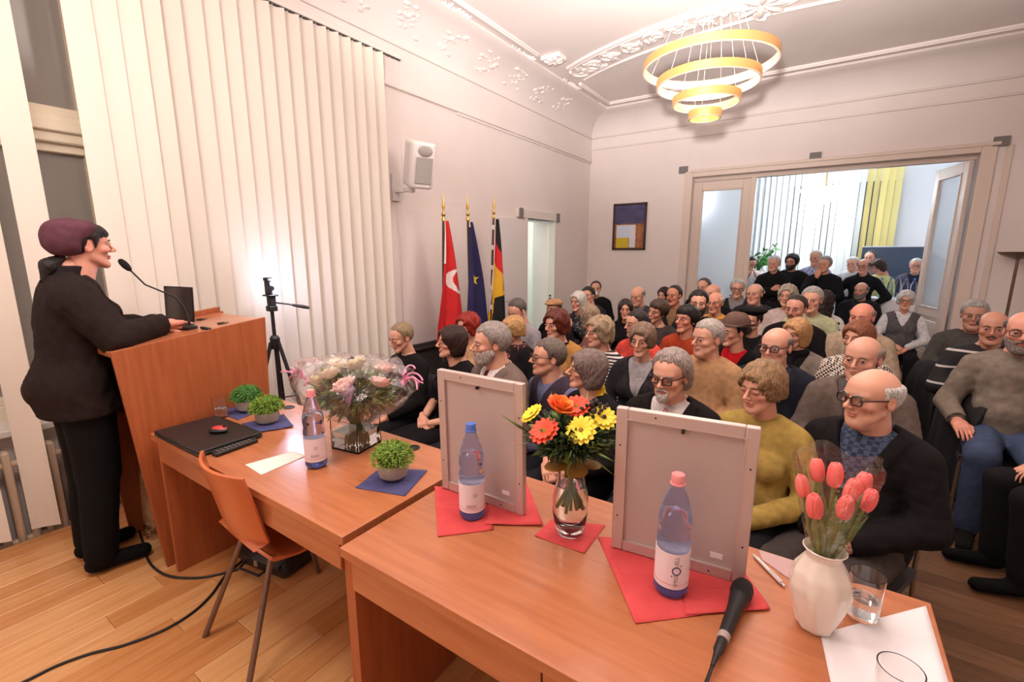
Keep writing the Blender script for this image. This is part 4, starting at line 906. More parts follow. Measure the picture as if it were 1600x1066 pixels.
MB().ell((0, 0, .13), (.042, .036, .12), 14, 10).build('wrapped_package', mat('kraft_paper', (190, 150, 104), .8), t)
# floor cables
def cable(px, label, z=PZ+.006, r=.006):
    P = [at(2, a, c, z) for a, c in px]; pts = []
    for i in range(len(P)-1):
        p0, p1, p2, p3 = P[max(i-1, 0)], P[i], P[i+1], P[min(i+2, len(P)-1)]
        for k in range(8):
            q = k/8; pts.append(.5*((2*p1)+(p2-p0)*q+(2*p0-5*p1+4*p2-p3)*q*q+(3*p1-p0-3*p2+p3)*q**3))
    pts.append(P[-1]); tag(MB().tube(pts, r, 7).build('cable', MBK), label, 'cable', 'black cables on the podium')
cable([(-60, 1112), (45, 1062), (90, 1040), (140, 1022), (195, 1008), (255, 985), (300, 958), (330, 930), (352, 900), (380, 875)], 'long black cable snaking across the podium to the shell chair')
cable([(213, 815), (224, 850), (232, 876), (248, 893), (272, 902), (310, 903), (345, 897), (372, 890)], 'short black cable looping round the foot of the lectern')
# bottles and glasses on the rear tables
mb_ = MB().lathe([(0, 0), (.038, 0), (.04, .01), (.04, .19), (.03, .235), (.014, .265), (.014, .29), (0, .29)], 16).mesh('bottle', 50); mg = MB().lathe([(0, 0), (.03, 0), (.034, .1), (.031, .1), (.027, .008), (0, .008)], 14).mesh('glass', 50); mc_ = MB().lathe([(.016, .285), (.016, .308), (0, .308)], 12).mesh('cap')
for k, (bx_, by_) in enumerate(((.74, 9.3), (.86, 9.42), (.97, 9.5), (1.02, 9.22), (1.14, 9.4))):
    t = thing('water_bottle', 'clear water bottle on the rear table, %s' % ['leftmost of five', 'second from the left', 'middle of five', 'second from the right', 'rightmost of five'][k], 'bottle', (bx_, by_, 1.105), group='bottles on the rear table'); link('body', mb_, t, PET); link('cap', mc_, t, mat('cap_80', (84, 122, 206), .4))
for k, (bx_, by_) in enumerate(((1.22, 9.2), (1.32, 9.3), (1.42, 9.35), (.9, 9.15))): tag(link('drinking_glass', mg, None, GLS, (bx_, by_, 1.105)), 'small tumbler on the rear table, %s' % ['before the rightmost bottle', 'second from the right', 'rightmost', 'leftmost'][k], 'glass', 'tumblers on the rear table')
tag(bx('red_card', mat('card_red', (230, 90, 100), .6), (1.15, 9.03, 1.105), (1.42, 9.1, 1.112), None, .001), 'red folded card on the rear white tablecloth', 'card')
# ================================================================== people: bodies and clothes grown from distance fields
F32 = np.float32
def smin(a, b, k): h = np.clip(.5+.5*(b-a)/k, 0, 1); return b+(a-b)*h-k*h*(1-h)
def smax(a, b, k): return -smin(-a, -b, k)
def ell(P, c, r):
    q = P-np.array(c, F32); r = np.array(r, F32); k0 = np.sqrt(((q/r)**2).sum(1))+1e-6; k1 = np.sqrt(((q/(r*r))**2).sum(1))+1e-6
    return k0*(k0-1)/k1
def cap(P, a, b, r0, r1=None):
    a = np.array(a, F32); b = np.array(b, F32); ab = b-a; t = np.clip(((P-a) @ ab)/max(1e-9, float(ab @ ab)), 0, 1)
    q = P-a-t[:, None]*ab; return np.sqrt((q*q).sum(1))-(r0+((r0 if r1 is None else r1)-r0)*t)
def union(ds, k):
    d = ds[0]
    for e in ds[1:]: d = smin(d, e, k)
    return d
_K = RNG.normal(size=(10, 3)); _K /= np.linalg.norm(_K, axis=1)[:, None]; _PH = RNG.random(10)*6.28
def ripple(P, wl, n=6, s=0):
    o = np.zeros(len(P), F32)
    for i in range(n): o += np.sin((P @ (_K[(i+s) % 10]*(6.283/(wl*(.6+.16*i)))).astype(F32))+_PH[i]+s)
    return o/n
def nets(f, lo, hi, h, B=6):
    """surface of f = 0 as quads (surface nets), evaluated only in blocks near the surface"""
    lo = np.array(lo, float); nb = np.ceil((np.array(hi)-lo)/(h*B)).astype(int)+1; n = nb*B
    ci = np.stack(np.meshgrid(*[np.arange(k) for k in nb], indexing='ij'), -1).reshape(-1, 3)
    dc = f((lo+(ci+.5)*B*h-.5*h).astype(F32)); act = np.abs(dc) < 1.45*(.87*h*B+1.5*h)
    V = np.repeat(np.repeat(np.repeat(np.where(dc > 0, 1, -1).reshape(nb).astype(F32), B, 0), B, 1), B, 2)
    ii = np.stack(np.meshgrid(*[np.arange(B)]*3, indexing='ij'), -1).reshape(-1, 3); g = (ci[act][:, None, :]*B+ii[None]).reshape(-1, 3)
    V[g[:, 0], g[:, 1], g[:, 2]] = f((lo+g*h).astype(F32))
    ins = V < 0
    cnt = np.zeros(tuple(n-1), np.int8); cor = [(a, b, c) for a in (0, 1) for b in (0, 1) for c in (0, 1)]
    sl = lambda A, c: A[c[0]:n[0]-1+c[0], c[1]:n[1]-1+c[1], c[2]:n[2]-1+c[2]]
    for c in cor: cnt += sl(ins, c)
    cell = (cnt > 0) & (cnt < 8); idx = -np.ones(cell.shape, np.int64); C_ = np.argwhere(cell); idx[cell] = np.arange(len(C_))
    if not len(C_): return np.zeros((0, 3)), np.zeros((0, 4), int)
    acc = np.zeros((len(C_), 3)); num = np.zeros(len(C_))
    vals = {c: V[C_[:, 0]+c[0], C_[:, 1]+c[1], C_[:, 2]+c[2]] for c in cor}
    for a in cor:
        for ax in range(3):
            if a[ax]: continue
            b = list(a); b[ax] = 1; b = tuple(b); va, vb = vals[a], vals[b]; m = (va < 0) != (vb < 0); t = np.zeros(len(C_)); t[m] = va[m]/(va[m]-vb[m])
            p = np.tile(np.array(a, float), (len(C_), 1)); p[:, ax] += t; acc += p*m[:, None]; num += m
    verts = lo+(C_+acc/num[:, None])*h; F_ = []
    for ax in range(3):
        e1, e2 = [k for k in range(3) if k != ax]
        A = ins; s0 = [slice(0, n[k]) for k in range(3)]; s1 = list(s0); s0[ax] = slice(0, n[ax]-1); s1[ax] = slice(1, n[ax])
        a_, b_ = ins[tuple(s0)], ins[tuple(s1)]; E_ = np.argwhere(a_ != b_)
        E_ = E_[(E_[:, e1] > 0) & (E_[:, e2] > 0) & (E_[:, e1] < n[e1]-1) & (E_[:, e2] < n[e2]-1)]
        if not len(E_): continue
        def q(d1, d2): k = E_.copy(); k[:, e1] -= d1; k[:, e2] -= d2; return idx[k[:, 0], k[:, 1], k[:, 2]]
        Q = np.stack([q(1, 1), q(0, 1), q(0, 0), q(1, 0)], 1); fl = a_[E_[:, 0], E_[:, 1], E_[:, 2]]
        if ax == 1: fl = ~fl
        Q[~fl] = Q[~fl][:, ::-1]; F_.append(Q)
    Q = np.concatenate(F_); return verts, Q[(Q >= 0).all(1)]
def relax(v, q, it=2, w=.5):
    for _ in range(it):
        s = np.zeros_like(v); c = np.zeros(len(v))
        for i in range(4):
            for j in (1, 3): np.add.at(s, q[:, i], v[q[:, (i+j) % 4]]); np.add.at(c, q[:, i], 1)
        v = v*(1-w)+w*s/np.maximum(c, 1)[:, None]
    return v
_C = {}
def memo(key, fn):
    if key not in _C: _C[key] = fn()
    return _C[key]
# ---------------------------------------------------------------- head (face looks along +Y, eyes at z = .005)
def head_sdf(P, w=1.0, jaw=1.0, nose=1.0, fem=False, jowl=0, lip=1.0, openm=0, thin=0):
    X = np.abs(P[:, 0]); Q = np.stack([X/w, P[:, 1], P[:, 2]], 1); Q0 = np.stack([X, P[:, 1], P[:, 2]], 1)
    d = union([ell(Q, (0, -.014, .036), (.075, .095, .086)), ell(Q, (0, .034, -.022), (.055*jaw, .054, .072)), ell(Q, (0, .037, .045), (.059, .055, .052))], .025)
    d = smin(d, ell(Q, (0, .074, -.096), (.021 if not fem else .017, .017, .017)), .028)
    d = smin(d, cap(Q, (.046*jaw, -.004, -.050), (.018, .064, -.094), .014, .013), .024)
    if jowl: d = smin(d, ell(Q, (.030, .044, -.074), (.017+jowl*.010, .024, .022)), .025)
    if jowl > .5: d = smin(d, ell(Q, (0, .035, -.112), (.036, .038, .020)), .03)
    d = smin(d, cap(Q, (0.004, .0865, .027), (.040, .074, .026), .0105, .010), .014)
    d = smin(d, ell(Q, (.042, .062, -.020), (.020, .020, .015)), .022)
    d = smax(d, -ell(Q, (.032, .103, .004), (.021, .0205, .0125)), .010)
    d = smax(d, -cap(Q, (.034, .094, -.034), (.037, .086, -.060), .002, .001), .012)
    nz = union([cap(P, (0, .0905, .016), (0, .106+.011*nose, -.020), .0062, .0088), ell(P, (0, .1085+.011*nose, -.0255), (.0098, .0095, .0088)), ell(Q0, (.0115, .0985+.006*nose, -.029), (.0068, .0095, .0072))], .007)
    d = smin(d, nz, .007)
    d = smin(d, ell(P, (0, .0895, -.0535), (.0255*lip, .0080, .0048)), .006); d = smin(d, ell(P, (0, .0885, -.0645), (.0205*lip, .0078, .0052)), .006)
    d = smax(d, -ell(P, (0, .101, -.0590-openm*.3), (.022*lip, .012, .0012+openm)), .003)
    ear = ell(Q0, (.0755*w, -.012, -.001), (.0085, .019, .031)); ear = smax(ear, -ell(Q0, (.0835*w, -.007, .004), (.0065, .0105, .018)), .004); d = smin(d, ear, .005)
    d = smin(d, cap(Q0, (.019, .0905, .0098), (.031, .0945, .0118), .0040, .0048), .004); d = smin(d, cap(Q0, (.031, .0945, .0118), (.0445, .084, .0072), .0048, .0038), .004)
    d = smin(d, cap(Q0, (.020, .088, -.0035), (.043, .082, -.0035), .0042, .0036), .005)
    r = .047 if fem else .055
    d = smin(d, union([cap(P, (0, -.026, -.05), (0, -.052, -.2), r*.95, r*1.08), cap(P, (0, .012, -.10), (0, -.032, -.19), r*.5, r*.58)], .02), .018)
    return d
def head_mesh(key, h, closed, kw):
    def make():
        hf = (lambda P: smin(head_sdf(P, **kw), ell(np.stack([np.abs(P[:, 0]), P[:, 1], P[:, 2]], 1), (.0315, .0835, .004), (.0145, .0125, .0095)), .003)) if closed else (lambda P: head_sdf(P, **kw)); v, q = nets(hf, (-.1, -.135, -.24), (.1, .145, .14), h); v = relax(v, q, 1, .35)
        # eyeballs
        mb = MB()
        if not closed:
            for s in (-1, 1): mb.ell((0, 0, 0), (.0122, .0100, .0118), *((20, 18) if h < .005 else (12, 12)), Matrix.Translation((s*.0312*kw.get('w', 1), .0808, .0042)) @ Matrix.Rotation(-math.pi/2, 4, 'X'))
        ev = np.array(mb.v).reshape(-1, 3); eq = np.array(mb.f).reshape(-1, 4).astype(int)
        col = np.ones((len(v), 3)); x, y, z = np.abs(v[:, 0]), v[:, 1], v[:, 2]
        g = lambda cx, cy, cz, r: np.exp(-(((x-cx)/r[0])**2+((y-cy)/r[1])**2+((z-cz)/r[2])**2))
        lipm = np.clip(1.5*(g(0, .095, -.054, (.022, .02, .0062))+g(0, .095, -.066, (.019, .02, .0065))), 0, 1)[:, None]; col *= 1-lipm*np.array([.10, .36, .30])*(1.25 if kw.get('fem') else .75)
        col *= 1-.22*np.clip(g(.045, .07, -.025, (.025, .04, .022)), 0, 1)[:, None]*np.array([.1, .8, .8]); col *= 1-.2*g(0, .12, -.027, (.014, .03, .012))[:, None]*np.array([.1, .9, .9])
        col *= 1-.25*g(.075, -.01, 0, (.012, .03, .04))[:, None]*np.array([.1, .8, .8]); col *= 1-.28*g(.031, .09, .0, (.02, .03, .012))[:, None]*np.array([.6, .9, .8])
        if closed: col *= 1-.5*np.clip(g(.031, .094, .001, (.016, .02, .0022)), 0, 1)[:, None]
        if len(ev):
            ec = np.tile(np.array([.40, .36, .34]), (len(ev), 1)); dx = np.abs(ev[:, 0])-.0315*kw.get('w', 1); dz = ev[:, 2]-.0042; rr = np.sqrt(dx*dx+dz*dz); ec[(rr < .0062) & (ev[:, 1] > .084)] = (.05, .035, .028)
            return np.concatenate([v, ev]), np.concatenate([q, eq+len(v)]), np.concatenate([col, ec]), len(v)
        return v, q, col, len(v)
    return memo(('head', key, h, closed), make)
# ---------------------------------------------------------------- hair, beard, hats in head space
def hair_sdf(P, st):
    X = np.abs(P[:, 0]); x, y, z = P[:, 0], P[:, 1], P[:, 2]; Q = np.stack([X, y, z], 1)
    rho = np.sqrt(x*x+(y+.03)**2)+1e-4; ph = np.arctan2(x, y+.03)
    strand = (.0013*np.sin(46*ph+5*np.sin(z*38+ph*2))+.0010*np.sin(83*ph-4*np.sin(z*24)))*np.clip(rho/.05, 0, 1)+.0012*np.sin(150*x+3*np.sin(40*y))*np.clip((z-.09)/.03, 0, 1)
    hd = np.minimum(ell(P, (0, -.014, .036), (.075, .095, .086)), ell(P, (0, .037, .045), (.060, .056, .053)))
    def grown(t, ys, zs, edge=.035, wob=.004):
        ln = np.interp(y, ys, zs).astype(F32)+wob*np.sin(ph*17+2)+.003*np.sin(ph*41); a = z-ln
        return smax(hd-t*np.clip(.25+.75*a/edge, .25, 1)-.002, -a*.8, .003)
    face = lambda r=.0: ell(Q, (0, .108, -.03), (.057+r, .085, .108+r))
    Y7 = [-.12, -.06, -.028, -.006, .012, .035, .06, .1]
    if st == 'short': return grown(.017, Y7, [-.07, -.062, -.02, .03, -.002, .045, .078, .085])+strand
    if st == 'crop': return grown(.010, Y7, [-.065, -.058, -.02, .032, .002, .055, .086, .095])+strand*.6
    if st == 'receding': return smin(grown(.012, Y7, [-.068, -.06, -.02, .032, .0, .075, .125, .15]), smax(grown(.010, Y7, [0, 0, 0, .03, .06, .09, .102, .11]), X-.03, .01), .004)+strand
    if st == 'fringe': return smax(grown(.014, Y7, [-.07, -.062, -.02, .03, -.002, .06, .1, .1]), np.maximum(z-.066, y-.026), .02)+strand
    if st == 'swept':   # longer hair combed back over the ears
        d = smin(grown(.022, Y7, [-.09, -.08, -.04, -.01, .01, .055, .088, .096]), smax(ell(Q, (.054, -.058, -.025), (.036, .05, .055)), y+.012, .01), .02); return d+strand*1.6
    if st in ('bob', 'curlybob', 'shortbob'):
        lo = {'bob': -.10, 'curlybob': -.07, 'shortbob': -.045}[st]; t = .020
        d = smin(hd-t, ell(Q, (.052, -.028, -.03), (.036, .062, .085)), .025); d = smin(d, ell(P, (0, -.075, -.03), (.068, .036, .085)), .03)
        d = smax(d, -face(), .008); d = smax(d, (lo+.008*np.sin(30*ph)-z), .012)
        ln = .058+.35*x+.006*np.sin(60*x) if st != 'curlybob' else .072+.15*X
        fr = smax(smax(hd-.012, ell(P, (0, .05, .085), (.066, .06, .055)), .01), -(z-ln)*.8, .004); d = smin(d, fr, .008)
        wv = .004*np.sin(55*z+6*np.sin(3*ph))*np.sin(9*ph+20*z) if st != 'bob' else .002*np.sin(30*z+4*ph)
        return d+strand*1.5+wv*(2.0 if st == 'curlybob' else 1)
    if st in ('long', 'longcurly'):
        d = smin(hd-.016, ell(Q, (.055, -.03, -.06), (.034, .055, .14)), .025); d = smin(d, cap(P, (0, -.07, .0), (0, -.10, -.2), .07, .07), .03); d = smax(d, -face(), .008); d = smax(d, -.24-z, .01)
        fr = smax(smax(hd-.010, ell(P, (0, .05, .085), (.064, .058, .05)), .01), -(z-.066-.4*np.maximum(0, .03-X)), .004); d = smin(d, fr, .008)
        return d+strand*1.7+(.012*ripple(P, .05, 6, 3) if st == 'longcurly' else 0)
    if st == 'tied': return smin(grown(.012, Y7, [-.05, -.045, -.01, .03, .0, .05, .078, .088]), ell(P, (0, -.115, .02), (.04, .04, .04)), .02)+strand
    if st == 'fringebang':   # dark hair with a straight fringe and a low ponytail
        d = grown(.010, [-.12, -.06, -.028, -.010, .008, .02, .045, .07, .1], [-.05, -.05, -.03, .034, .034, -.012, .035, .046, .044], wob=0)
        bang = smax(smax(hd-.013, ell(P, (0, .055, .078), (.068, .06, .05)), .006), -(z-.040), .004); d = smin(d, bang, .006)
        d = smin(d, cap(P, (0, -.105, -.055), (0, -.15, -.085), .022, .034), .02); d = smin(d, cap(P, (0, -.15, -.085), (0, -.172, -.14), .034, .022), .02)
        return d+strand*1.3
    if st == 'afro': return smax(smax(hd-.026, -face(-.002), .010), (np.interp(y, [-.12, -.05, .0, .05, .1], [-.085, -.08, -.06, .03, .07]).astype(F32)-z)*.7, .008)+.008*ripple(P, .022, 6, 4)
    if st == 'mop': return grown(.024, Y7, [-.085, -.08, -.05, -.03, -.02, .02, .048, .052], .05)+strand*1.6
    raise KeyError(st)
def beard_sdf(P, st):
    X = np.abs(P[:, 0]); z = P[:, 2]; y = P[:, 1]; Q = np.stack([X, y, z], 1)
    mo = cap(Q, (.004, .104, -.043), (.028, .088, -.054), .0068, .0045)
    if st == 'moustache': return mo+.0012*ripple(P, .02, 4)
    ch = union([ell(P, (0, .082, -.092), (.028, .022, .028)), ell(P, (0, .088, -.08), (.02, .012, .012))], .012)
    if st == 'goatee': return smin(smax(smin(ch, cap(Q, (.026, .085, -.056), (.022, .078, -.085), .007), .008), -ell(P, (0, .1, -.0605), (.021, .02, .0095)), .003), mo, .004)+.0015*ripple(P, .02, 4)
    d = union([ell(P, (0, .034, -.044), (.064, .066, .084)), ell(P, (0, .074, -.098), (.03, .026, .026)), cap(Q, (.053, .004, -.045), (.024, .062, -.098), .021, .02)], .02)-.002
    d = smax(d, z+.040+np.clip(.05-X, 0, 1)*.25-np.clip(X-.05, 0, 1)*1.4, .006); d = smax(d, -.012-y, .01); d = smax(d, -ell(P, (0, .1, -.06), (.023, .03, .011)), .003)
    return smin(d, mo, .004)+.0012*ripple(P, .02, 4)
def hat_sdf(P, st):
    if st == 'beret_speaker':
        d = smin(ell(P, (0, -.035, .088), (.100, .098, .048)), ell(P, (0, -.070, .030), (.096, .088, .082)), .05)
        cut = cap(P, (0, .06, -.03), (0, .12, -.03), .085); ec = ell(np.stack([np.abs(P[:, 0]), P[:, 1], P[:, 2]], 1), (.095, .0, -.01), (.04, .045, .055)); return smax(smax(smax(d, -cut, .02), -ec, .012), -.048-P[:, 2], .02)+.002*ripple(P, .07, 4)
    if st == 'beret': return smax(smin(ell(P, (0, -.02, .105), (.125, .125, .040)), ell(P, (0, -.016, .07), (.083, .102, .05)), .025), .055-P[:, 2], .01)+.002*ripple(P, .06, 4)
    if st == 'cap': return smin(smax(smin(ell(P, (0, -.015, .085), (.098, .118, .05)), ell(P, (0, -.015, .06), (.083, .103, .05)), .02), .05-P[:, 2], .01), smax(ell(P, (0, .075, .075), (.075, .07, .014)), -.0-P[:, 1], .01), .01)
    if st == 'brim':
        r = np.sqrt(P[:, 0]**2+(P[:, 1]+.012)**2); br = np.maximum(np.abs(P[:, 2]-.062-.9*np.clip(np.abs(P[:, 0])-.09, 0, 1)**1.3)-.004, r-.165)
        cr = smax(smax(ell(P, (0, -.014, .075), (.092, .110, .105)), .06-P[:, 2], .006), -ell(P, (0, -.012, .20), (.03, .10, .038)), .02); return smin(br*.8, cr, .012)
def part_mesh(kind, st, h):
    f = {'hair': hair_sdf, 'beard': beard_sdf, 'hat': hat_sdf}[kind]; lo, hi = ((-.15, -.25, -.27), (.15, .17, .19)) if kind != 'hat' else ((-.21, -.24, -.07), (.21, .2, .22))
    def make(): v, q = nets(lambda P: f(P, st), lo, hi, h); return relax(v, q, 1, .25), q
    return memo((kind, st, h), make)
# ---------------------------------------------------------------- hands (wrist at origin, fingers +Y, palm -Z, thumb on +X)
def hand_mesh(curl, spread, h):
    def make():
        prim = [('b', (0, .048, 0))]; fs = []
        for k, (x, L_, r) in enumerate(((-.031, .060, .0078), (-.0105, .078, .0085), (.0105, .083, .0088), (.031, .073, .0085))):
            p = np.array([x*.95, .088, 0.]); a = 0; ax = np.array([x*spread, 1, 0]); ax /= np.linalg.norm(ax)
            for s, fr in enumerate((.45, .32, .23)):
                a += curl*(.7, 1.1, .8)[s]+.05*k*curl; dvec = ax*math.cos(a)+np.array([0, 0, -1])*math.sin(a); q = p+dvec*L_*fr; fs.append((p, q, r*(1-.08*s), r*(.92-.08*s))); p = q
        th = [np.array([.026, .02, -.004]), np.array([.050, .048, -.012]), np.array([.056-.02*curl, .078, -.018-.01*curl]), np.array([.054-.035*curl, .100, -.022-.012*curl])]
        for s in range(3): fs.append((th[s], th[s+1], (.0135, .0105, .0095)[s], (.0105, .0095, .0078)[s]))
        def f(P):
            q = np.abs(P-np.array([0, .050, 0], F32))-np.array([.028, .034, .003], F32); d = np.sqrt((np.maximum(q, 0)**2).sum(1))+np.minimum(q.max(1), 0)-.0115
            d = smin(d, cap(P, (0, -.03, 0), (0, .03, 0), .024, .026)+0*d, .02)
            g = None
            for (p, q_, r0, r1) in fs: e = cap(P, p, q_, r0, r1); g = e if g is None else smin(g, e, .003)
            return smin(d, g, .008)
        v, q = nets(f, (-.07, -.05, -.11), (.085, .19, .04), h); return relax(v, q, 1, .3), q
    return memo(('hand', curl, spread, h), make)
# ---------------------------------------------------------------- body
def skeleton(pose, seated=True, fat=0, fem=False):
    """joint positions in person space (+Y ahead, +X the person's right)"""
    J = {}; dz = 0 if seated else .40
    J['dz'] = dz
    for s, n in ((1, 'R'), (-1, 'L')):
        J['hip'+n] = (s*.09, .02, .55+dz)
        if seated: J['knee'+n] = (s*.115, .43, .54); J['ank'+n] = (s*.12, .40, .10); J['toe'+n] = (s*.135, .58, .045)
        else: J['knee'+n] = (s*.095, .015, .52); J['ank'+n] = (s*.10, -.03, .10); J['toe'+n] = (s*.125, .13, .045)
        sh = (s*(.172 if not fem else .155), -.03, .972+dz); el = (s*.245, .02, .735+dz); wr = (s*.055, .265, .665+dz)
        if pose == 'knees': el = (s*.235, .06, .73+dz); wr = (s*.12, .30, .645+dz)
        if pose == 'crossed': el = (s*.245, .07, .75+dz); wr = (-s*.06, .205, .80+dz+.03*s)
        if pose == 'side': el = (s*.27, -.01, .72+dz); wr = (s*.22, .22, .66+dz)
        if pose == 'chin' and s == 1: el = (s*.20, .17, .80+dz); wr = (s*.05, .17, 1.03+dz)
        if pose == 'phone': el = (s*.20, .12, .80+dz); wr = (s*.06, .30, .98+dz)
        if pose == 'lectern': el = (s*.225+.02, .10, .79+dz); wr = (s*.035+.12, .315, .812+dz+.012*s)
        if pose == 'hip': el = (s*.34, -.02, .75+dz); wr = (s*.19, .06, .62+dz)
        J['sh'+n], J['el'+n], J['wr'+n] = sh, el, wr
    return J
def torso(P, J, fem, fat):
    z0 = J['dz']; P = P-np.array([0, 0, z0], F32); f = fat
    d = union([ell(P, (0, -.02, .90), (.158+.006*f, .105+.02*f, .175)), ell(P, (0, .0+.02*f, .71), (.138+.022*f, .105+.045*f, .16)), ell(P, (0, -.02, .57), (.172+.015*f, .128+.02*f, .115)),
               cap(P, (-.125, -.035, .980), (.125, -.035, .980), .055)], .045)
    if fem: d = d+.008*np.clip((P[:, 2]-.75)*5, 0, 1)
    Q = np.stack([np.abs(P[:, 0]), P[:, 1], P[:, 2]], 1); d = smin(d, cap(Q, (.0, -.055, 1.055), (.13, -.04, .995), .036, .042), .04)
    if fem: d = smin(d, ell(Q, (.072, .072, .865), (.062, .055, .06)), .03)
    return d
def arms(P, J, r=1.0, end=1.0, start=0):
    d = None
    for n in 'RL':
        a, b, c = np.array(J['sh'+n]), np.array(J['el'+n]), np.array(J['wr'+n])
        if end > .5: e = union([cap(P, a, b, .058*r, .047*r), cap(P, b, b+(c-b)*min(1, (end-.5)*2), .046*r, (.046-.014*min(1, (end-.5)*2))*r)], .025)
        else: e = cap(P, a, a+(b-a)*end*2, .058*r, .050*r)
        d = e if d is None else np.minimum(d, e)
    return d
def legs(P, J, r=1.0, skirt=False):
    d = ell(P-np.array([0, 0, J['dz']], F32), (0, -.01, .565), (.172, .135, .105))
    for n in 'RL':
        h, k, a = J['hip'+n], J['knee'+n], J['ank'+n]; d = smin(d, cap(P, h, k, .082*r, .062*r), .04)
        if not skirt: d = smin(d, cap(P, k, a, .060*r, .047*r), .02)
    if skirt: d = smin(d, cap(P, ((np.array(J['hipR'])+J['hipL'])/2).tolist(), ((np.array(J['kneeR'])+J['kneeL'])/2).tolist(), .095, .075), .06)
    return d
NECK = (0, -.045, 1.05)
def cloth(kind, pose, seated, fem, fat, h, sleeve=1.0, seed=0):
    """a garment mesh"""
    J = skeleton(pose, seated, fat, fem); z0 = J['dz']; bz = np.array([0, 0, z0], F32)
    def f(P):
        L_ = P-bz; x, y, z = L_[:, 0], L_[:, 1], L_[:, 2]
        if kind in ('trousers', 'wide_trousers'):
            d = legs(P, J, 1+.12*fat+(.20 if kind[0] == 'w' else 0))-.012+.004*ripple(P, .12, 6, seed); return d
        if kind == 'skirt': return legs(P, J, 1+.1*fat, True)-.016+.003*ripple(P, .12, 5, seed)
        if kind == 'shoes':
            d = None
            for n in 'RL':
                a, t = np.array(J['ank'+n]), np.array(J['toe'+n]); dirn = (t-a)*np.array([1, 1, 0]); dirn /= np.linalg.norm(dirn)
                e = union([cap(P, a*[1, 1, 0]+[0, 0, .052]-dirn*.03, t*[1, 1, 0]+[0, 0, .040], .042, .036), cap(P, a+[0, 0, -.03], a+[0, 0, .03], .044, .046)], .03); e = smax(e, -P[:, 2]+.002, .004); d = e if d is None else np.minimum(d, e)
            return d
        t = torso(P, J, fem, fat)
        if not seated and kind in ('coat', 'jacket'): t = smin(t, ell(L_, (0, .008, .42), (.190, .124, .32)), .04)
        off = {'jacket': .024, 'sweater': .015, 'shirt': .009, 'vest': .016, 'turtle': .014, 'coat': .030, 'scarf': .02}[kind]
        neck = cap(L_, (0, -.048, 1.03), (0, -.015, 1.30), .064 if not fem else .058)
        if kind == 'scarf':
            tor = np.sqrt((np.sqrt(x*x+(y+.035)**2)-.068)**2+((z-1.065)*.8)**2)-.030; return smin(tor, smax(t-.030, np.maximum(np.abs(x-.03)-.05, .80-z), .01), .02)+.006*ripple(P, .05, 5, seed)
        a = arms(P, J, .97+.06*fat, sleeve)-off*.85
        if kind == 'vest': d = smax(t-off, -(cap(np.stack([np.abs(x), y, z], 1), (.195, -.03, .97), (.215, -.02, .90), .048)), .01)
        else: d = smin(t-off, a, .016)
        d = d+(.007 if kind != 'shirt' else .003)*ripple(P, .07, 6, seed)*np.clip((1.06-z)*8, 0, 1)
        ax = np.abs(x)
        if kind in ('jacket', 'coat', 'vest'):
            zv = {'jacket': .80, 'coat': .74, 'vest': .90}[kind]; wv = .085 if kind != 'vest' else .06
            edge = ax-wv*np.clip((z-zv)/(1.04-zv), -.3, 1.3)
            if kind != 'vest': lap = np.clip(1-np.abs(edge-.028)/.03, 0, 1)*(z > zv)*(y > 0); d = d-.010*np.minimum(1, lap*4)
            d = smax(d, -np.maximum(np.maximum(edge, -y-.02), zv-z)*.8, .004); d = smax(d, -cap(L_, (0, -.05, 1.045), (0, -.0, 1.30), .071), .006)
        else: d = smax(d, -neck, .008)
        if kind == 'turtle': d = smin(d, np.maximum(np.sqrt(x*x+(y+.038+.25*(1.09-z))**2)-(.068 if not fem else .06), np.abs(z-1.075)-.045)-.005, .012)
        low = .50 if seated else .44
        if kind == 'coat' : low = .42
        d = smax(d, low-z, .012); d = smax(d, -(legs(P, J, .93)), .01) if kind != 'coat' else d
        if sleeve >= 1:      # open cuffs
            for n in 'RL':
                b, c = np.array(J['el'+n]), np.array(J['wr'+n]); u_ = (c-b)/np.linalg.norm(c-b); d = smax(d, ((P-c.astype(F32)) @ u_.astype(F32))+.012+np.where(((P-c)**2).sum(1) < .0046, 0, -1), .004)
        return d
    lo, hi = ((-.46, -.28, .0), (.46, .66, 1.20+z0))
    if kind not in ('trousers', 'wide_trousers', 'skirt', 'shoes'): lo, hi = ((-.46, -.24, .40+z0-.06), (.46, .50, 1.19+z0))
    if kind == 'shoes': hi = (.3, .7, .2); lo = (-.3, -.12, -.02)
    v, q = nets(f, lo, hi, h); return relax(v, q, 1, .45), q
def tie_mesh(pose, seated, fem, fat, h):
    J = skeleton(pose, seated, fat, fem); bz = np.array([0, 0, J['dz']], F32)
    def f(P):
        L_ = P-bz; x, y, z = L_[:, 0], L_[:, 1], L_[:, 2]; t = torso(P, J, fem, fat)-.016; w = .016+.016*np.clip((1.03-z)/.2, 0, 1)
        return smin(smax(np.maximum(t, -t-.012), np.maximum(np.maximum(np.abs(x)-w, -y), np.maximum(z-1.045, .74-z)), .003), ell(L_, (0, .035, 1.045), (.017, .013, .017)), .006)
    v, q = nets(f, (-.08, -.05, .7+J['dz']), (.08, .22, 1.1+J['dz']), h); return relax(v, q, 1, .3), q
def inner_body(pose, seated, fem, fat, h):
    J = skeleton(pose, seated, fat, fem)
    def f(P):
        return union([torso(P, J, fem, fat)+.002, arms(P, J, .93), legs(P, J, .92+.1*fat), cap(P, (0, -.05, 1.0+J['dz']), (0, -.03, 1.12+J['dz']), .055 if not fem else .048)], .03)
    def make(): v, q = nets(f, (-.46, -.26, .03), (.46, .62, 1.18+J['dz']), h); return relax(v, q, 1, .4), q
    return memo(('inner', pose, seated, fem, fat, h), make)
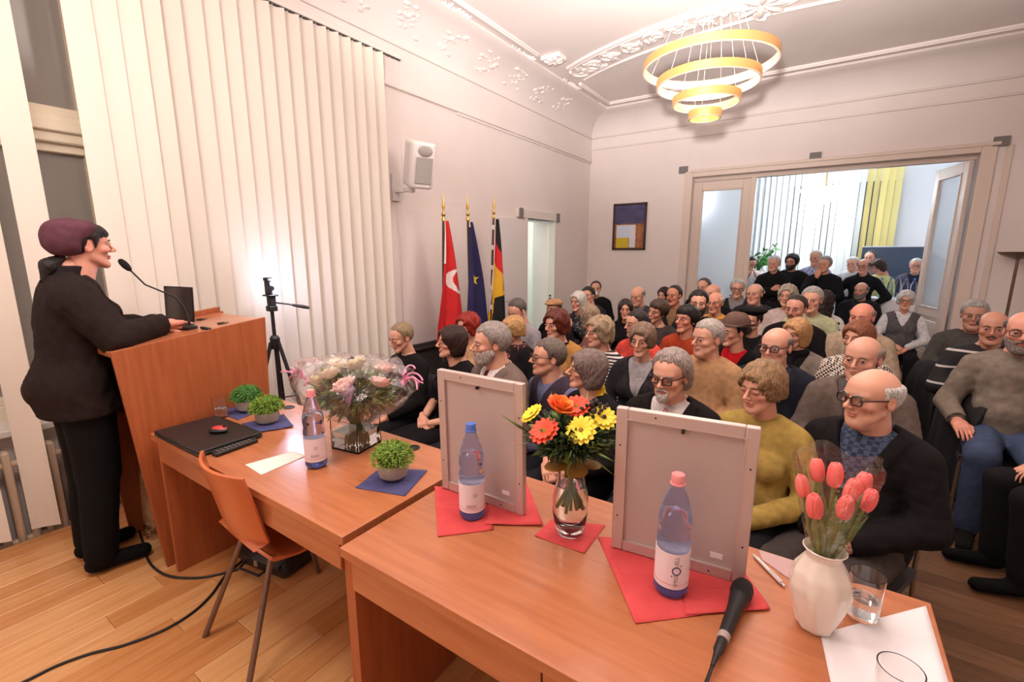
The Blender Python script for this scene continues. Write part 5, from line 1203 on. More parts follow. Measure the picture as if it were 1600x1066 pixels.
SKIN = bpy.data.materials.new('skin'); SKIN.use_nodes = True; nt = SKIN.node_tree; pb = nt.nodes['Principled BSDF']; at_ = nod(nt, 'ShaderNodeAttribute', attribute_name='skin'); nt.links.new(at_.outputs['Color'], pb.inputs['Base Color'])
pb.inputs['Roughness'].default_value = .48; pb.inputs['Subsurface Weight'].default_value = .12; pb.inputs['Subsurface Radius'].default_value = (.01, .004, .002); pb.inputs['Subsurface Scale'].default_value = .6
n_ = nod(nt, 'ShaderNodeTexNoise', Scale=160, Detail=3); tc_ = nod(nt, 'ShaderNodeTexCoord'); bp_ = nod(nt, 'ShaderNodeBump', Strength=.12, Distance=.004)
nt.links.new(tc_.outputs['Object'], n_.inputs['Vector']); nt.links.new(n_.outputs[0], bp_.inputs['Height']); nt.links.new(bp_.outputs[0], pb.inputs['Normal'])
def cmat(c, kind='cloth'):
    if isinstance(c, bpy.types.Material): return c
    if kind == 'hair':
        nm = 'hair_%d_%d_%d' % c
        if nm in _M: return _M[nm]
        m = bpy.data.materials.new(nm); m.use_nodes = True; nt = m.node_tree; b = nt.nodes['Principled BSDF']; b.inputs['Roughness'].default_value = .5; b.inputs['Specular IOR Level'].default_value = .3
        a = nod(nt, 'ShaderNodeAttribute', attribute_name='strand'); n = nod(nt, 'ShaderNodeTexNoise', Scale=22, Detail=5, Roughness=.7); r = nod(nt, 'ShaderNodeValToRGB'); bp = nod(nt, 'ShaderNodeBump', Strength=.5, Distance=.006)
        r.color_ramp.elements[0].position = .33; r.color_ramp.elements[1].position = .7; r.color_ramp.elements[0].color = lin(tuple(v*.55 for v in c)); r.color_ramp.elements[1].color = lin(tuple(min(255, v*1.22+6) for v in c))
        L = nt.links.new; L(a.outputs['Vector'], n.inputs['Vector']); L(n.outputs[0], r.inputs[0]); L(r.outputs[0], b.inputs['Base Color']); L(n.outputs[0], bp.inputs['Height']); L(bp.outputs[0], b.inputs['Normal'])
        _M[nm] = m; return m
    return mat('cloth_%d_%d_%d' % c, c, .9, col2=tuple(int(v*.86) for v in c), nscale=30, bump=.15, bscale=260, spec=.15)
HEADS = {'m1': dict(w=1.0), 'm2': dict(w=1.05, jaw=1.1, jowl=.8), 'm3': dict(w=.96, jaw=.93, nose=1.3), 'm4': dict(w=1.02, jaw=1.08, nose=1.1, jowl=.3), 'f1': dict(w=.95, jaw=.9, nose=.8, fem=True), 'f2': dict(w=.98, jaw=.98, nose=.85, fem=True, jowl=.25), 'f3': dict(w=.94, jaw=.88, nose=1.2, fem=True), 'sp': dict(w=.95, jaw=.92, nose=1.0, fem=True, openm=.0022)}
LOD = {0: (.0045, .006, .011, .022), 1: (.0062, .0085, .017, .04), 2: (.0074, .0098, .023, .045)}
GLF = mat('spectacle_frame', (46, 24, 22), .35); GLL = film('spectacle_lens', (255, 255, 255), .05)
CHB = mat('chair_seat_grey', (52, 50, 52), .8, bump=.1); CHM = mat('chair_leg_metal', (150, 128, 104), .4, .7)
_chm = {}
def audience_chair(loc, rz, s, label):
    t = thing('audience_chair', label, 'chair', loc, rz, group='chairs of the audience', scale=s)
    if not _chm:
        _chm['seat'] = MB().prism([(-.19, -.19), (.19, -.19), (.185, .2), (-.185, .2)], .40, .437).mesh('seat'); _chm['backrest'] = MB().grid(lambda u, v: ((u-.5)*.36, -.235-.06*v+.05*(2*u-1)**2, .60+.24*v), 10, 4).mesh('backrest')
        _chm['lf'] = MB().tube([(.175, .19, .43), (.185, .23, 0)], .010, 8).mesh('leg'); _chm['lb'] = MB().tube([(.175, -.28, .84), (.175, -.22, .43), (.185, -.27, 0)], .010, 8).mesh('leg')
        _chm['lf2'] = MB().tube([(-.175, .19, .43), (-.185, .23, 0)], .010, 8).mesh('leg'); _chm['lb2'] = MB().tube([(-.175, -.28, .84), (-.175, -.22, .43), (-.185, -.27, 0)], .010, 8).mesh('leg')
    link('seat', _chm['seat'], t, CHB); o = link('backrest', _chm['backrest'], t, CHB); m = o.modifiers.new('thickness', 'SOLIDIFY'); m.thickness = .02
    for k in ('lf', 'lf2', 'lb', 'lb2'): link('leg', _chm[k], t, CHM)
    return t
SPK = Vector((-2.95, .75, 1.75))
def tr(v, M_): M_ = np.array(M_); return v @ M_[:3, :3].T+M_[:3, 3]
def person(label, px, py, Y, hair='short', hc=(120, 110, 104), top='sweater', tc=(40, 38, 40), look='S', sex='m1', pose='lap', lod=1, seated=True, skin=(222, 166, 140), inner=None, tie=None, beard=None, bc=None, glasses=0, hat=None, hatc=(30, 28, 30), legc=(34, 33, 38), closed=False, fat=0, body=.45, pitch=0, roll=0, sleeve=1.0, skirt=False, hands=None, chair=True, shoes=(26, 24, 24), pos=None, rz=None, hz=None, scarf=None, head_off=(0, 0, 0), group='people', lean=0):
    if lod == 1 and Y > 4.4: lod = 2
    fem = sex[0] in 'fs'; seed = zlib.crc32(label.encode()) % 97
    hw = Vector(pos) if pos else at(1, px, py, Y); tgt = SPK if look == 'S' else CAMP if look == 'C' else hw+Vector((-math.sin(math.radians(look)), math.cos(math.radians(look)), 0)) if not isinstance(look, tuple) else Vector(look)
    d = tgt-hw; yaw = math.atan2(-d.x, d.y); 
    toward = math.pi if hw.y > 1.6 else 0.
    diff = (yaw-toward+math.pi) % (2*math.pi)-math.pi; th = toward+diff*body if rz is None else rz
    base = (1.203 if not fem else 1.214)+(0 if seated else .40); s = hw.z/base
    if not seated: s = (hw.z-(PZ if hw.y < 1.4 else 0))/base
    hl = Vector((0, .026, base))+Vector(head_off)
    root = thing('person', label, 'person', (0, 0, 0), th, group, scale=s); Rz = Matrix.Rotation(th, 3, 'Z')
    loc = hw-Rz @ ((hl+Vector((0, lean*(hl.z-(.55 if seated else .95)), 0)))*s); loc.z = PZ if (hw.y < 1.4) else 0; root.location = loc
    hh, hr, hcl, hin = LOD[lod]; J = skeleton(pose, seated, fat, fem)
    zp = .55 if seated else .95
    def bend(a):
        if lean: a = a.copy(); a[:, 1] += lean*np.maximum(0, a[:, 2]-zp)
        return a
    hl = hl+Vector((0, lean*(hl.z-zp), 0))
    HM = Matrix.Translation(hl) @ Euler((math.radians(pitch), math.radians(roll), ((yaw-th+math.pi) % (2*math.pi)-math.pi)*.92), 'XYZ').to_matrix().to_4x4()
    hs = 1.0 if not fem else .96; HM = HM @ Matrix.Scale(hs, 4)
    v, q, c, nh = head_mesh(sex, hh, closed, HEADS[sex]); base_c = np.array(lin(skin)[:3]); cc = c.copy(); cc[:nh] *= base_c
    V = [tr(v, HM)]; Q = [q]; Cc = [cc]; off = len(v)
    iv, iq = inner_body(pose, seated, fem, fat, hin); V.append(bend(iv)); Q.append(iq+off); Cc.append(np.tile(base_c, (len(iv), 1))); off += len(iv)
    for n in 'RL':
        b_, w_ = Vector(J['el'+n]), Vector(J['wr'+n]); f_ = (w_-b_).normalized(); sx = 1 if n == 'R' else -1
        if pose == 'lap': fdir = Vector((-sx*.75, .45, -.45)).normalized(); pn = Vector((-sx*.35, .0, -.9)); curl = .45
        elif pose == 'crossed': fdir = f_; pn = Vector((0, -1, 0)); curl = .35
        elif pose == 'chin' and n == 'R': fdir = Vector((-.2, .1, 1)).normalized(); pn = Vector((0, -1, 0)); curl = .9
        elif pose == 'phone': fdir = Vector((-sx*.3, .2, .9)).normalized(); pn = Vector((-sx, -.3, 0)); curl = .6
        elif pose == 'lectern': fdir = Vector((-sx*.35, .9, -.05)).normalized(); pn = Vector((0, 0, -1)); curl = .12
        else: fdir = f_; pn = Vector((-sx*.2, -.1, -1)); curl = .35
        pn = (pn-fdir*pn.dot(fdir)).normalized(); zc = -pn; xc = fdir.cross(zc)
        mh = Matrix(((xc.x, fdir.x, zc.x, 0), (xc.y, fdir.y, zc.y, 0), (xc.z, fdir.z, zc.z, 0), (0, 0, 0, 1))); flip = -1 if n == 'R' else 1
        hv, hq = hand_mesh(curl, .25, .0042 if lod == 0 else .010); hv = hv*np.array([flip, 1, 1])*(.95 if not fem else .88)
        if flip < 0: hq = hq[:, ::-1]
        o_ = w_+fdir*.004+(Vector((0, .0, .022*sx)) if pose == 'lap' else Vector()); V.append(bend(tr(hv, Matrix.Translation(o_) @ mh))); Q.append(hq+off); Cc.append(np.tile(base_c*np.array([1, .92, .9]), (len(hv), 1))); off += len(hv)
    bo = link('body', npmesh('body', np.concatenate(V), np.concatenate(Q), True, np.concatenate(Cc)), root, SKIN)
    def sub(name, vq, m, M_=None):
        v_, q_ = vq
        if M_ is not None: v_ = tr(v_, M_)
        me = npmesh(name, v_, q_)
        if name in ('hair', 'beard', 'moustache'):
            l_ = vq[0]; rho = np.sqrt(l_[:, 0]**2+(l_[:, 1]+.03)**2)+.02; a_ = me.attributes.new('strand', 'FLOAT_VECTOR', 'POINT')
            a_.data.foreach_set('vector', np.stack([l_[:, 0]/rho, (l_[:, 1]+.03)/rho, l_[:, 2]*2.2], 1).astype(F32).ravel())
        return link(name, me, root, m)
    def garment(name, kind, col, slv=1.0):
        key = (kind, pose, seated, fem, fat, hcl, slv, seed % 3 if lod else seed)
        def mk(): v_, q_ = cloth(kind, pose, seated, fem, fat, hcl*(.8 if not lod and kind in ('jacket', 'vest', 'coat') else 1.5 if 'trousers' in kind else 1), slv, seed % 3 if lod else seed); return npmesh(name, bend(v_), q_)
        me = memo(('gm', lean)+key, mk)
        o = link(name, me, root, cmat(col)); 
        return o
    nm = {'jacket': 'jacket', 'coat': 'coat', 'sweater': 'sweater', 'shirt': 'shirt', 'vest': 'knit_vest', 'turtle': 'turtleneck'}[top]
    garment(nm, top, tc, sleeve)
    if top == 'shirt' or (inner and inner[0] == 'shirt'):
        rn = .066 if not fem else .06
        def cf(u, v):
            a = math.radians(105)+math.radians(330)*u; q = abs(2*u-1)**6; r = rn+.004+.012*v; y_ = math.sin(a)*r-.036
            return (math.cos(a)*r, y_+lean*.5, 1.075+J['dz']-.002-.035*v-.03*q*(.4+v)+.016*(1-math.sin(a))*.5)
        MB().grid(cf, 40, 4).build('collar', cmat(tc if top == 'shirt' else inner[1]), root, thick=.004)
    if inner: garment('shirt' if inner[0] == 'shirt' else 'undershirt', *inner)
    if tie is not None: sub('tie', (lambda vq: (bend(vq[0]), vq[1]))(tie_mesh(pose, seated, fem, fat, .006)), cmat(tie))
    if scarf is not None: garment('scarf', 'scarf', scarf)
    garment('skirt' if skirt else 'trousers', 'skirt' if skirt else 'wide_trousers' if lean and not seated else 'trousers', legc)
    for n_, sd in (('R', 1), ('L', -1)):
        def mks(): v_, q_ = cloth('shoes', pose, seated, fem, fat, hcl, 1.0, 0); keep = (v_[q_[:, 0], 0]*sd > 0); qq = q_[keep]; u_, inv = np.unique(qq, return_inverse=True); return npmesh('shoe', v_[u_], inv.reshape(-1, 4))
        link('shoe', memo(('shoe', n_, seated, hcl), mks), root, cmat(shoes))
    if hair: 
        ho = sub('hair', part_mesh('hair', hair, hr), cmat(hc, 'hair'), HM)
    bcol = hc if not bc else bc
    for s_ in (-1, 1): MB().tube([HM @ Vector((s_*.014, .0985, .0225)), HM @ Vector((s_*.03, .0965, .0275)), HM @ Vector((s_*.046, .083, .0235))], [.003, .0036, .0018], 6).build('eyebrow', cmat(tuple(int(v*.8) for v in bcol), 'hair'), root)
    if beard: sub('beard' if beard != 'moustache' else 'moustache', part_mesh('beard', beard, .004 if lod == 0 else .006), cmat(bcol, 'hair'), HM)
    if hat: sub('hat', part_mesh('hat', hat, hr), cmat(hatc), HM)
    if glasses:
        g = MB(); lns = []; r_ = .0022 if glasses == 1 else .0032
        for s_ in (-1, 1):
            loop = [HM @ Vector((s_*.034+.023*(abs(math.cos(a))**.55)*math.copysign(1, math.cos(a)), .108-.10*max(0, abs(s_*.034+.023*math.cos(a))-.03), .004+.0165*(abs(math.sin(a))**.6)*math.copysign(1, math.sin(a)))) for a in [2*math.pi*k/20 for k in range(20)]]
            g.tube(loop+[loop[0]], r_, 6, False); lns.append(MB().add(loop, [tuple(range(20))])); g.tube([HM @ Vector((s_*.057, .103, .012)), HM @ Vector((s_*.074, .06, .014)), HM @ Vector((s_*.078, -.005, .012))], r_*.9, 6)
        g.tube([HM @ Vector((-.011, .110, .010)), HM @ Vector((0, .113, .012)), HM @ Vector((.011, .110, .010))], r_, 6); go = g.build('glasses', GLF, root); [l_.build('lens', GLL, go) for l_ in lns]
    if seated and chair: audience_chair((loc.x, loc.y, 0), th, s, 'dark chair under the '+' '.join(label.split(',')[0].split()[:12]))
    return root, HM, J
# ---------------------------------------------------------------- the speaker
BLK_ = (26, 24, 25); GRY = (128, 122, 118); WHT = (212, 206, 202)
sp_ = person('speaker in dark blazer and mauve beret standing at the lectern', 0, 0, 0, 'fringebang', (34, 26, 24), 'coat', (44, 33, 31), 8, 'sp', 'lectern', 0, False, (222, 158, 136), ('turtle', (40, 34, 34)), hat='beret_speaker', hatc=(104, 66, 78), legc=(20, 19, 20), shoes=(18, 17, 18), pos=(-3.0, .735, 1.83), rz=math.radians(-2), lean=.15, pitch=3, group='speaker')
# front row
A = 'front row of the audience'
person('person in plain black shirt at the window end of front row, looking down', 627, 528, 2.42, 'crop', (146, 126, 96), 'sweater', BLK_, 'S', 'f1', 'knees', 0, pitch=-12, closed=True, group=A)
f2 = person('person in black dress with bare forearms and clasped hands, front row', 706, 536, 2.42, 'bob', (54, 32, 28), 'sweater', (24, 22, 24), (-2.9, 1.2, 2.3), 'f2', 'lap', 0, sleeve=.55, skirt=True, legc=(20, 18, 20), group=A, pitch=6)
person('person in grey tweed jacket, white shirt and dark red tie, front row', 767, 538, 2.24, 'short', (150, 140, 134), 'jacket', mat('tweed_grey', (124, 104, 94), .9, col2=(98, 82, 76), nscale=160, bump=.3, bscale=300), 'S', 'm3', 'lap', 0, inner=('shirt', (232, 222, 218)), tie=(104, 34, 38), beard='full', bc=(176, 162, 152), group=A)
person('person with glasses in plum knit vest over blue shirt, front row', 856, 560, 2.46, 'short', (110, 96, 88), 'vest', (66, 54, 66), 'S', 'm4', 'lap', 0, inner=('shirt', (118, 122, 156)), glasses=1, fat=.3, group=A, pitch=6)
f5 = person('person in black sweater with yellow collar, front row', 917, 580, 2.28, 'bob', (124, 106, 100), 'sweater', (24, 22, 23), (-2.9, .9, 2.0), 'f3', 'lap', 0, inner=('turtle', (224, 180, 60)), group=A, pitch=8)
f6 = person('person in black suit with red pocket square and striped tie, front row', 1047, 588, 2.28, 'swept', (158, 144, 136), 'jacket', (30, 26, 27), (-.9, .5, .9), 'm4', 'lap', 0, inner=('shirt', (226, 216, 212)), tie=pattern('tie_stripes', (150, 30, 44), (224, 206, 206), 'diag', 60), beard='goatee', bc=(206, 196, 190), glasses=2, fat=.4, group=A, pitch=-3)
f7 = person('person in plain mustard sweater beside the dark-rimmed glasses, front row', 1190, 607, 2.30, 'shortbob', (150, 118, 84), 'sweater', (176, 148, 78), (-1.2, .6, .85), 'f2', 'lap', 0, closed=True, fat=.2, group=A, pitch=-4)
f8 = person('person with dark-rimmed glasses in black jacket over blue checked shirt', 1361, 623, 2.34, 'fringe', (214, 206, 198), 'jacket', (28, 25, 26), (-1.6, .7, 1.45), 'm2', 'lap', 0, inner=('shirt', pattern('plaid_blue', (38, 48, 72), (70, 84, 108), 'check', 50)), glasses=2, fat=.45, legc=(74, 66, 62), group=A)
# second and third rows
A = 'middle rows of the audience'
person('person in beige sweater behind the black dress, half hidden', 731, 511, 3.0, 'curlybob', (150, 40, 28), 'sweater', (204, 160, 120), 'S', 'f2', group=A)
person('person in black cardigan with flowery scarf behind the tweed jacket', 801, 517, 3.1, 'shortbob', (190, 146, 96), 'jacket', BLK_, 'S', 'f1', inner=('sweater', (40, 32, 34)), scarf=pattern('floral', (40, 26, 28), (196, 96, 92), 'spot', 40), group=A)
person('person in light grey pullover with bowed head beside the flags', 808, 487, 3.85, 'crop', (96, 86, 82), 'sweater', (158, 152, 156), 'S', 'm1', pitch=-22, group=A)
person('person in ochre cardigan over black behind the plum vest', 869, 508, 3.22, 'curlybob', (96, 40, 28), 'jacket', (184, 132, 72), (-2.4, .6, 1.5), 'f1', inner=('sweater', BLK_), group=A)
person('person in tan flat cap and black top behind the ochre cardigan', 865, 484, 4.55, 'crop', (60, 50, 46), 'sweater', BLK_, 'S', 'f1', hat='cap', hatc=(186, 142, 104), lod=1, group=A)
person('person in black and white striped top behind the yellow collar', 936, 520, 3.2, 'curlybob', (164, 140, 112), 'sweater', pattern('stripe_top', (36, 30, 32), (214, 204, 200), 'stripe', 14), 'S', 'f2', group=A)
person('person with head turned aside behind the striped top', 920, 497, 4.05, 'curlybob', (150, 128, 106), 'sweater', (150, 108, 96), 60, 'f2', pitch=-10, group=A)
q6 = person('person in dark blazer and silver top with pearl necklace', 1003, 533, 3.1, 'shortbob', (126, 102, 82), 'jacket', (46, 42, 46), (-1.0, .2, 1.3), 'f3', inner=('sweater', (172, 166, 168)), group=A)
person('person in coral red top behind the silver top', 994, 507, 3.85, 'tied', (40, 32, 32), 'sweater', (226, 84, 72), (-3.2, 1.2, 1.7), 'f1', group=A)
person('person in rust sweater over black turtleneck', 1072, 501, 4.2, 'mop', (30, 26, 26), 'sweater', (176, 70, 42), (-2.4, .8, 2.6), 'm3', inner=('turtle', (24, 22, 24)), group=A, pitch=8, skin=(216, 150, 124))
person('person in plain tan sweater behind the black suit', 1105, 530, 3.3, 'short', (176, 166, 158), 'sweater', (190, 146, 106), (-2.6, .6, 1.5), 'm2', fat=.4, group=A)
person('person in brown brimmed hat, red top and black jacket', 1147, 520, 3.85, 'tied', (40, 32, 32), 'jacket', BLK_, (-3.2, 1.2, 1.4), 'f1', inner=('sweater', (204, 30, 38)), hat='brim', hatc=(112, 88, 78), group=A)
person('person in black beret and glasses behind the brimmed hat', 1174, 502, 4.7, 'tied', (36, 30, 30), 'jacket', (44, 40, 42), (-2.4, .4, 1.0), 'f1', inner=('sweater', BLK_), hat='beret', hatc=(24, 22, 24), glasses=1, group=A)
person('person in navy jacket and tinted glasses behind the mustard sweater', 1212, 543, 3.3, 'fringe', (120, 108, 100), 'jacket', (40, 42, 54), (-1.2, .2, 1.1), 'm2', inner=('shirt', (60, 62, 76)), glasses=2, fat=.4, group=A, skin=(220, 164, 140))
person('person in grey coat with black scarf behind the navy jacket', 1244, 523, 4.05, 'bob', (186, 140, 92), 'jacket', (140, 128, 118), (-2.2, .4, 1.3), 'f1', inner=('sweater', BLK_), scarf=(26, 24, 26), group=A)
person('person in grey-brown jacket behind the dark-rimmed glasses, face half hidden', 1347, 562, 3.1, 'fringe', (150, 132, 120), 'jacket', (112, 98, 90), (-.9, .3, 1.2), 'm4', inner=('shirt', (90, 84, 84)), group=A, skin=(214, 158, 134))
person('person in black and white houndstooth jacket', 1340, 529, 3.95, 'bob', (132, 78, 50), 'sweater', pattern('houndstooth', (30, 26, 26), (222, 208, 192), 'check', 75), (-1.8, .4, 1.4), 'f2', group=A, fat=.2)
person('person in beige jacket behind the houndstooth jacket', 1346, 497, 4.95, 'fringe', (150, 120, 104), 'jacket', (186, 164, 140), (-1.4, .4, 1.0), 'm2', inner=('shirt', (150, 130, 120)), group=A, skin=(226, 150, 126), fat=.4)
person('person in black coat and dark shirt behind the grey coat', 1243, 484, 5.0, 'crop', (54, 42, 38), 'jacket', BLK_, (-1.5, .4, 1.2), 'm1', inner=('shirt', (60, 54, 54)), beard='moustache', group=A, skin=(208, 150, 126))
person('person in pale green shirt in the middle rows', 1268, 470, 5.7, 'short', (170, 164, 160), 'shirt', (196, 200, 160), (-1.0, .4, 1.4), 'm4', group=A)
person('person in pale pink top left of the pale green shirt', 1230, 463, 6.2, 'curlybob', (170, 156, 140), 'sweater', (206, 186, 180), (-1.4, .4, 1.4), 'f2', group=A, fat=.2)
person('person in dark suit left of the pale pink top', 1179, 460, 6.5, 'fringe', (130, 120, 112), 'jacket', (48, 46, 52), (-2.4, .4, 1.8), 'm2', inner=('shirt', (90, 86, 92)), group=A)
person('person with glasses in dark blazer and grey turtleneck by the closed door leaf', 1152, 452, 7.1, 'short', (190, 186, 182), 'jacket', (46, 46, 54), 'C', 'm3', inner=('turtle', (150, 146, 148)), glasses=1, group=A)
person('person in black jacket before the frosted door pane, back row', 1099, 450, 7.1, 'receding', (90, 78, 72), 'jacket', BLK_, 'S', 'm1', inner=('sweater', (60, 54, 52)), lod=2, group=A)
person('person in black jacket half hidden behind the orange shirt', 1113, 460, 6.35, None, (90, 78, 72), 'jacket', BLK_, 'S', 'm2', inner=('shirt', (110, 84, 64)), lod=2, group=A)
person('person in orange-yellow shirt in the middle rows', 1117, 474, 5.6, 'fringe', (196, 182, 170), 'shirt', (216, 160, 78), (-1.8, .6, 1.3), 'm3', group=A, skin=(224, 158, 132))
person('person in charcoal top half hidden behind the rust sweater', 1091, 475, 4.95, 'short', (40, 32, 32), 'sweater', (38, 36, 40), 'C', 'm1', beard='full', bc=(50, 38, 34), group=A)
person('person in brown shirt and dark jacket, back rows', 1053, 463, 6.0, 'receding', (50, 40, 36), 'jacket', (44, 38, 36), 'S', 'm4', inner=('shirt', (150, 116, 84)), beard='moustache', group=A, skin=(206, 142, 112))
person('person half hidden behind the brown shirt, at the back wall', 1037, 462, 6.8, 'bob', (46, 30, 30), 'sweater', (60, 44, 44), 'S', 'f1', lod=2, group=A)
person('person in dark grey jacket with tilted head before the brown shirt', 1027, 488, 4.6, 'mop', (70, 50, 40), 'jacket', (60, 52, 52), (-2.8, .8, 2.0), 'f1', inner=('sweater', (70, 58, 56)), group=A, roll=-12)
person('person in black top looking at the viewer behind the coral red top', 977, 484, 5.0, 'long', (50, 36, 32), 'sweater', (24, 22, 24), 'C', 'f1', group=A)
person('person in grey jacket with bowed head below the framed picture', 996, 463, 6.0, 'fringe', (150, 140, 134), 'jacket', (70, 64, 68), 'S', 'm2', inner=('shirt', (120, 110, 110)), lod=2, pitch=-12, group=A)
q31 = person('person in black with white face mask in the far corner', 931, 452, 7.0, 'receding', (60, 50, 46), 'jacket', BLK_, 'C', 'm1', inner=('sweater', BLK_), lod=2, group=A)
person('person in dark jacket leaning behind the raised phone', 919, 463, 5.9, 'short', (40, 36, 36), 'jacket', (48, 46, 50), 'S', 'm1', inner=('sweater', (50, 46, 50)), lod=2, group=A, roll=10)
ph_ = person('person in patterned dark top holding up a phone', 903, 472, 5.0, 'bob', (222, 212, 196), 'sweater', pattern('dark_floral', (30, 28, 32), (120, 116, 124), 'spot', 30), 'S', 'f1', 'phone', group=A)
# people by the right wall
A = 'people along the right wall'
person('person in dark grey-green sweater with folded arms beside the open door', 1522, 494, 5.6, 'short', (150, 146, 144), 'sweater', (74, 72, 68), 'C', 'm2', 'crossed', skin=(176, 128, 108), group=A, legc=(50, 62, 96))
person('person in black sweater with thin white piping, arms folded', 1551, 514, 4.75, 'fringe', (70, 60, 56), 'sweater', pattern('piping', (24, 22, 24), (190, 184, 182), 'stripe', 2.6, thr=.965), 'C', 'm4', 'crossed', beard='moustache', bc=(60, 50, 46), skin=(190, 136, 112), group=A)
r3 = person('person with bracelet in taupe sweater at the right picture edge', 1600, 520, 4.2, 'fringe', (90, 80, 76), 'sweater', (132, 120, 108), 'C', 'm2', 'side', lod=0, beard='full', bc=(130, 116, 108), glasses=1, skin=(214, 150, 128), fat=.6, legc=(70, 84, 112), group=A)
person('person in black coat at the lower right, only legs and shoe showing', 0, 0, 0, 'short', (60, 50, 46), 'coat', (22, 21, 22), (-.4, .6, 1.2), 'm1', 'knees', pos=(1.36, 3.5, 1.22), rz=math.radians(104), legc=(28, 27, 28), shoes=(16, 16, 18), group=A)
# rear room
A = 'people in the rear room'
person('person in white shirt and grey and black vest seated in the doorway', 1415, 470, 7.45, 'shortbob', (216, 214, 212), 'vest', (96, 94, 98), 'C', 'f2', 'lap', glasses=1, inner=('shirt', (226, 226, 230)), legc=(24, 24, 26), group=A, fat=.2)
person('person in black jacket seated before the white-draped tables', 1345, 455, 8.5, 'fringe', (110, 104, 100), 'jacket', (34, 34, 40), 'S', 'm3', inner=('sweater', (44, 44, 48)), beard='full', bc=(120, 114, 110), group=A)
person('person in spotted white top turned away, right of the pale green shirt', 1290, 472, 6.4, 'longcurly', (40, 28, 28), 'sweater', pattern('spots', (226, 222, 220), (26, 24, 26), 'spot', 18), -10, 'f1', body=1, rz=math.radians(200), group=A)
R_ = dict(seated=False, group=A, lod=2)
person('standing person in black sweater with folded arms in the doorway', 1209, 413, 8.45, 'short', (222, 220, 218), 'turtle', (28, 27, 30), 'S', 'm4', 'crossed', **R_)
person('standing person with glasses in black jacket right of the folded arms', 1237, 410, 8.9, 'afro', (30, 26, 26), 'jacket', (32, 32, 36), 'S', 'm3', 'side', beard='full', bc=(36, 30, 30), glasses=1, inner=('sweater', (40, 40, 44)), **R_)
person('standing person in black with hand at the chin', 1288, 414, 8.55, 'short', (160, 158, 158), 'sweater', (30, 30, 36), 'S', 'm4', 'chin', **R_)
person('person in blue checked shirt half hidden behind the hand at the chin', 1274, 404, 9.6, 'receding', (226, 224, 222), 'shirt', pattern('blue_check', (110, 124, 170), (190, 198, 220), 'check', 40), 'S', 'm1', 'side', **R_)
person('person in white sweater left of the black turtleneck, rear room', 1332, 413, 10.3, 'short', (232, 230, 228), 'sweater', (220, 222, 228), 'S', 'm2', 'side', **R_)
person('person with glasses in black turtleneck leaning on one hip', 1349, 417, 9.0, 'fringe', (70, 62, 58), 'turtle', (26, 28, 34), 'S', 'm3', 'hip', glasses=1, **R_)
person('person behind the black turtleneck in front of the television', 1359, 404, 11.0, 'receding', (70, 56, 50), 'sweater', (150, 130, 130), 'S', 'm1', 'side', **R_)
person('person in pale green top bowing over the rear table', 1374, 417, 9.9, 'bob', (60, 42, 36), 'sweater', (222, 230, 160), 120, 'f1', 'knees', pitch=-25, **R_)
person('person in grey jacket over navy shirt behind the rear table', 1431, 416, 10.4, 'short', (214, 212, 212), 'jacket', (96, 94, 108), 'C', 'm2', 'side', inner=('shirt', (40, 46, 72)), glasses=1, **R_)
person('person in white shirt looking at a phone by the plant', 1174, 412, 10.2, 'crop', (40, 34, 34), 'shirt', (236, 236, 240), -150, 'm1', 'phone', pitch=-20, **R_)
# ---------------------------------------------------------------- small worn things
def ring(n, parent, c, r, tr_, m, tilt=(0, 0, 0), beads=0, sq=1.0):
    X = Matrix.Translation(c) @ Euler(tilt).to_matrix().to_4x4(); b = MB()
    if beads:
        for k in range(beads): a = 6.2832*k/beads; b.ell(X @ Vector((r*math.cos(a), r*sq*math.sin(a), 0)), tr_, 7, 5)
    else: pts = [X @ Vector((r*math.cos(6.2832*k/20), r*sq*math.sin(6.2832*k/20), 0)) for k in range(21)]; b.tube(pts, tr_, 6, False)
    return b.build(n, m, parent)
PEARL = mat('pearl', (238, 226, 210), .25); SILV = mat('watch_metal', (206, 186, 150), .25, .9); STRAP = mat('strap_dark', (34, 28, 28), .6)
ring('necklace', q6[0], (0, .018, 1.005), .085, .0055, PEARL, (math.radians(-38), 0, 0), 34)
ring('necklace', f7[0], (0, .02, 1.01), .08, .0022, mat('necklace_gold', (226, 186, 120), .3, .8), (math.radians(-36), 0, 0))
ring('collar', f5[0], (0, -.012, 1.012), .082, .014, cmat((224, 178, 60)), (math.radians(-24), 0, 0), sq=.9)
def wrist(p, n, r, t, m, nm, k=.02):
    J = p[2]; e, w = Vector(J['el'+n]), Vector(J['wr'+n]); d = (w-e).normalized(); c = w-d*k; o = MB(); q = d.to_track_quat('Z', 'Y').to_matrix().to_4x4(); X = Matrix.Translation(c) @ q
    return ring(nm, p[0], c, r, t, m, q.to_euler())
wrist(f8, 'L', .036, .005, SILV, 'wristwatch', -.012); wrist(f2, 'R', .036, .003, SILV, 'bracelet'); wrist(r3, 'R', .040, .007, STRAP, 'bracelet'); wrist(sp_, 'R', .038, .006, STRAP, 'bracelet', -.01)
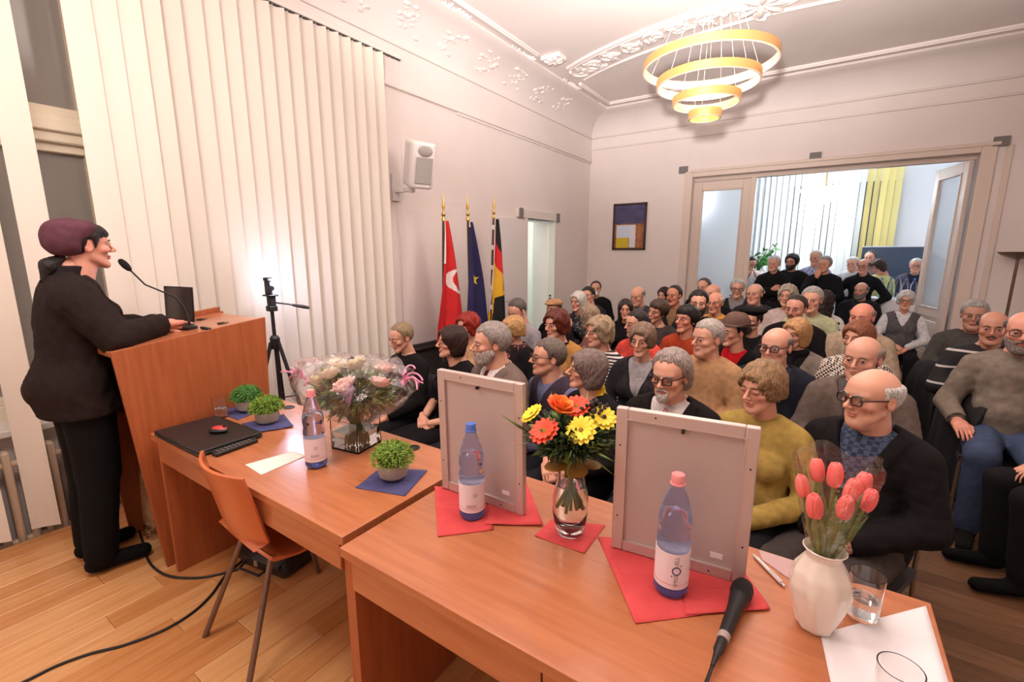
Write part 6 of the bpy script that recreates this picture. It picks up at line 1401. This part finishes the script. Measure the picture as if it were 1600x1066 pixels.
b = MB(); b.add([(-.075, .142, .862), (-.125, .128, .868), (-.122, .133, .90), (-.10, .137, .905), (-.085, .14, .91)], [(0, 1, 2, 3, 4)]); b.build('pocket_square', mat('pocket_red', (176, 30, 44), .7, col2=(130, 20, 36), nscale=60), f6[0], thick=.006)
MB().ell((0, .092, -.06), (.042, .034, .036), 14, 10, q31[1]).build('face_mask', mat('mask_white', (232, 232, 234), .8), q31[0])
M_ = ph_[0]; hp_ = M_.matrix_basis @ Vector((.03, .345, 1.06)); pt = thing('smartphone', 'dark smartphone held up by the person in patterned top', 'phone', hp_, M_.rotation_euler.z)
bx('casing', mat('phone_black', (26, 26, 30), .3), (-.037, -.004, -.05), (.037, .004, .10), pt, .003); bx('screen', mat('phone_screen', (70, 60, 90), .2), (-.034, -.0046, -.045), (.034, -.004, .095), pt, 0); bx('camera_bump', BL, (.008, .004, .06), (.03, .0065, .09), pt, .001)
# coats hung over chairs at the right
COAT = mat('coat_black', (20, 19, 21), .85, bump=.15, bscale=30)
def coat(px, py, Y, z0, w, drop, rz, label, seed):
    p = at(1, px, py, Y); t = thing('coat', label, 'coat', (p.x, p.y, 0), rz, group='coats hung over chairs'); rr = random.Random(seed); ph = rr.random()*6
    def fn(u, v):
        s_ = (v-.5)*2; q = abs(s_); fold = .035*math.sin(11*u+ph+2*s_)*q+.018*math.sin(23*u+ph)*q
        return ((u-.5)*w*(1+.25*q), math.copysign(min(1, q*3.2), s_)*.075+fold*.6+s_*.03, z0-max(0, q-.12)*drop+.05*math.sin(3.1*u)*(1-q))
    MB().grid(fn, 40, 44).build('body', COAT, t, thick=.018)
    MB().tube([(w*.42, -.05, z0-.02), (w*.52, -.09, z0-.25), (w*.5, -.1, z0-.5)], [.05, .055, .045], 10).build('sleeve', COAT, t)
coat(1465, 560, 5.2, .84, .36, .72, math.radians(115), 'black coat hung over the chair beside the dark grey-green sweater', 1)
coat(1520, 620, 4.3, .80, .38, .74, math.radians(110), 'black coat hung over the chair before the white piping', 2)
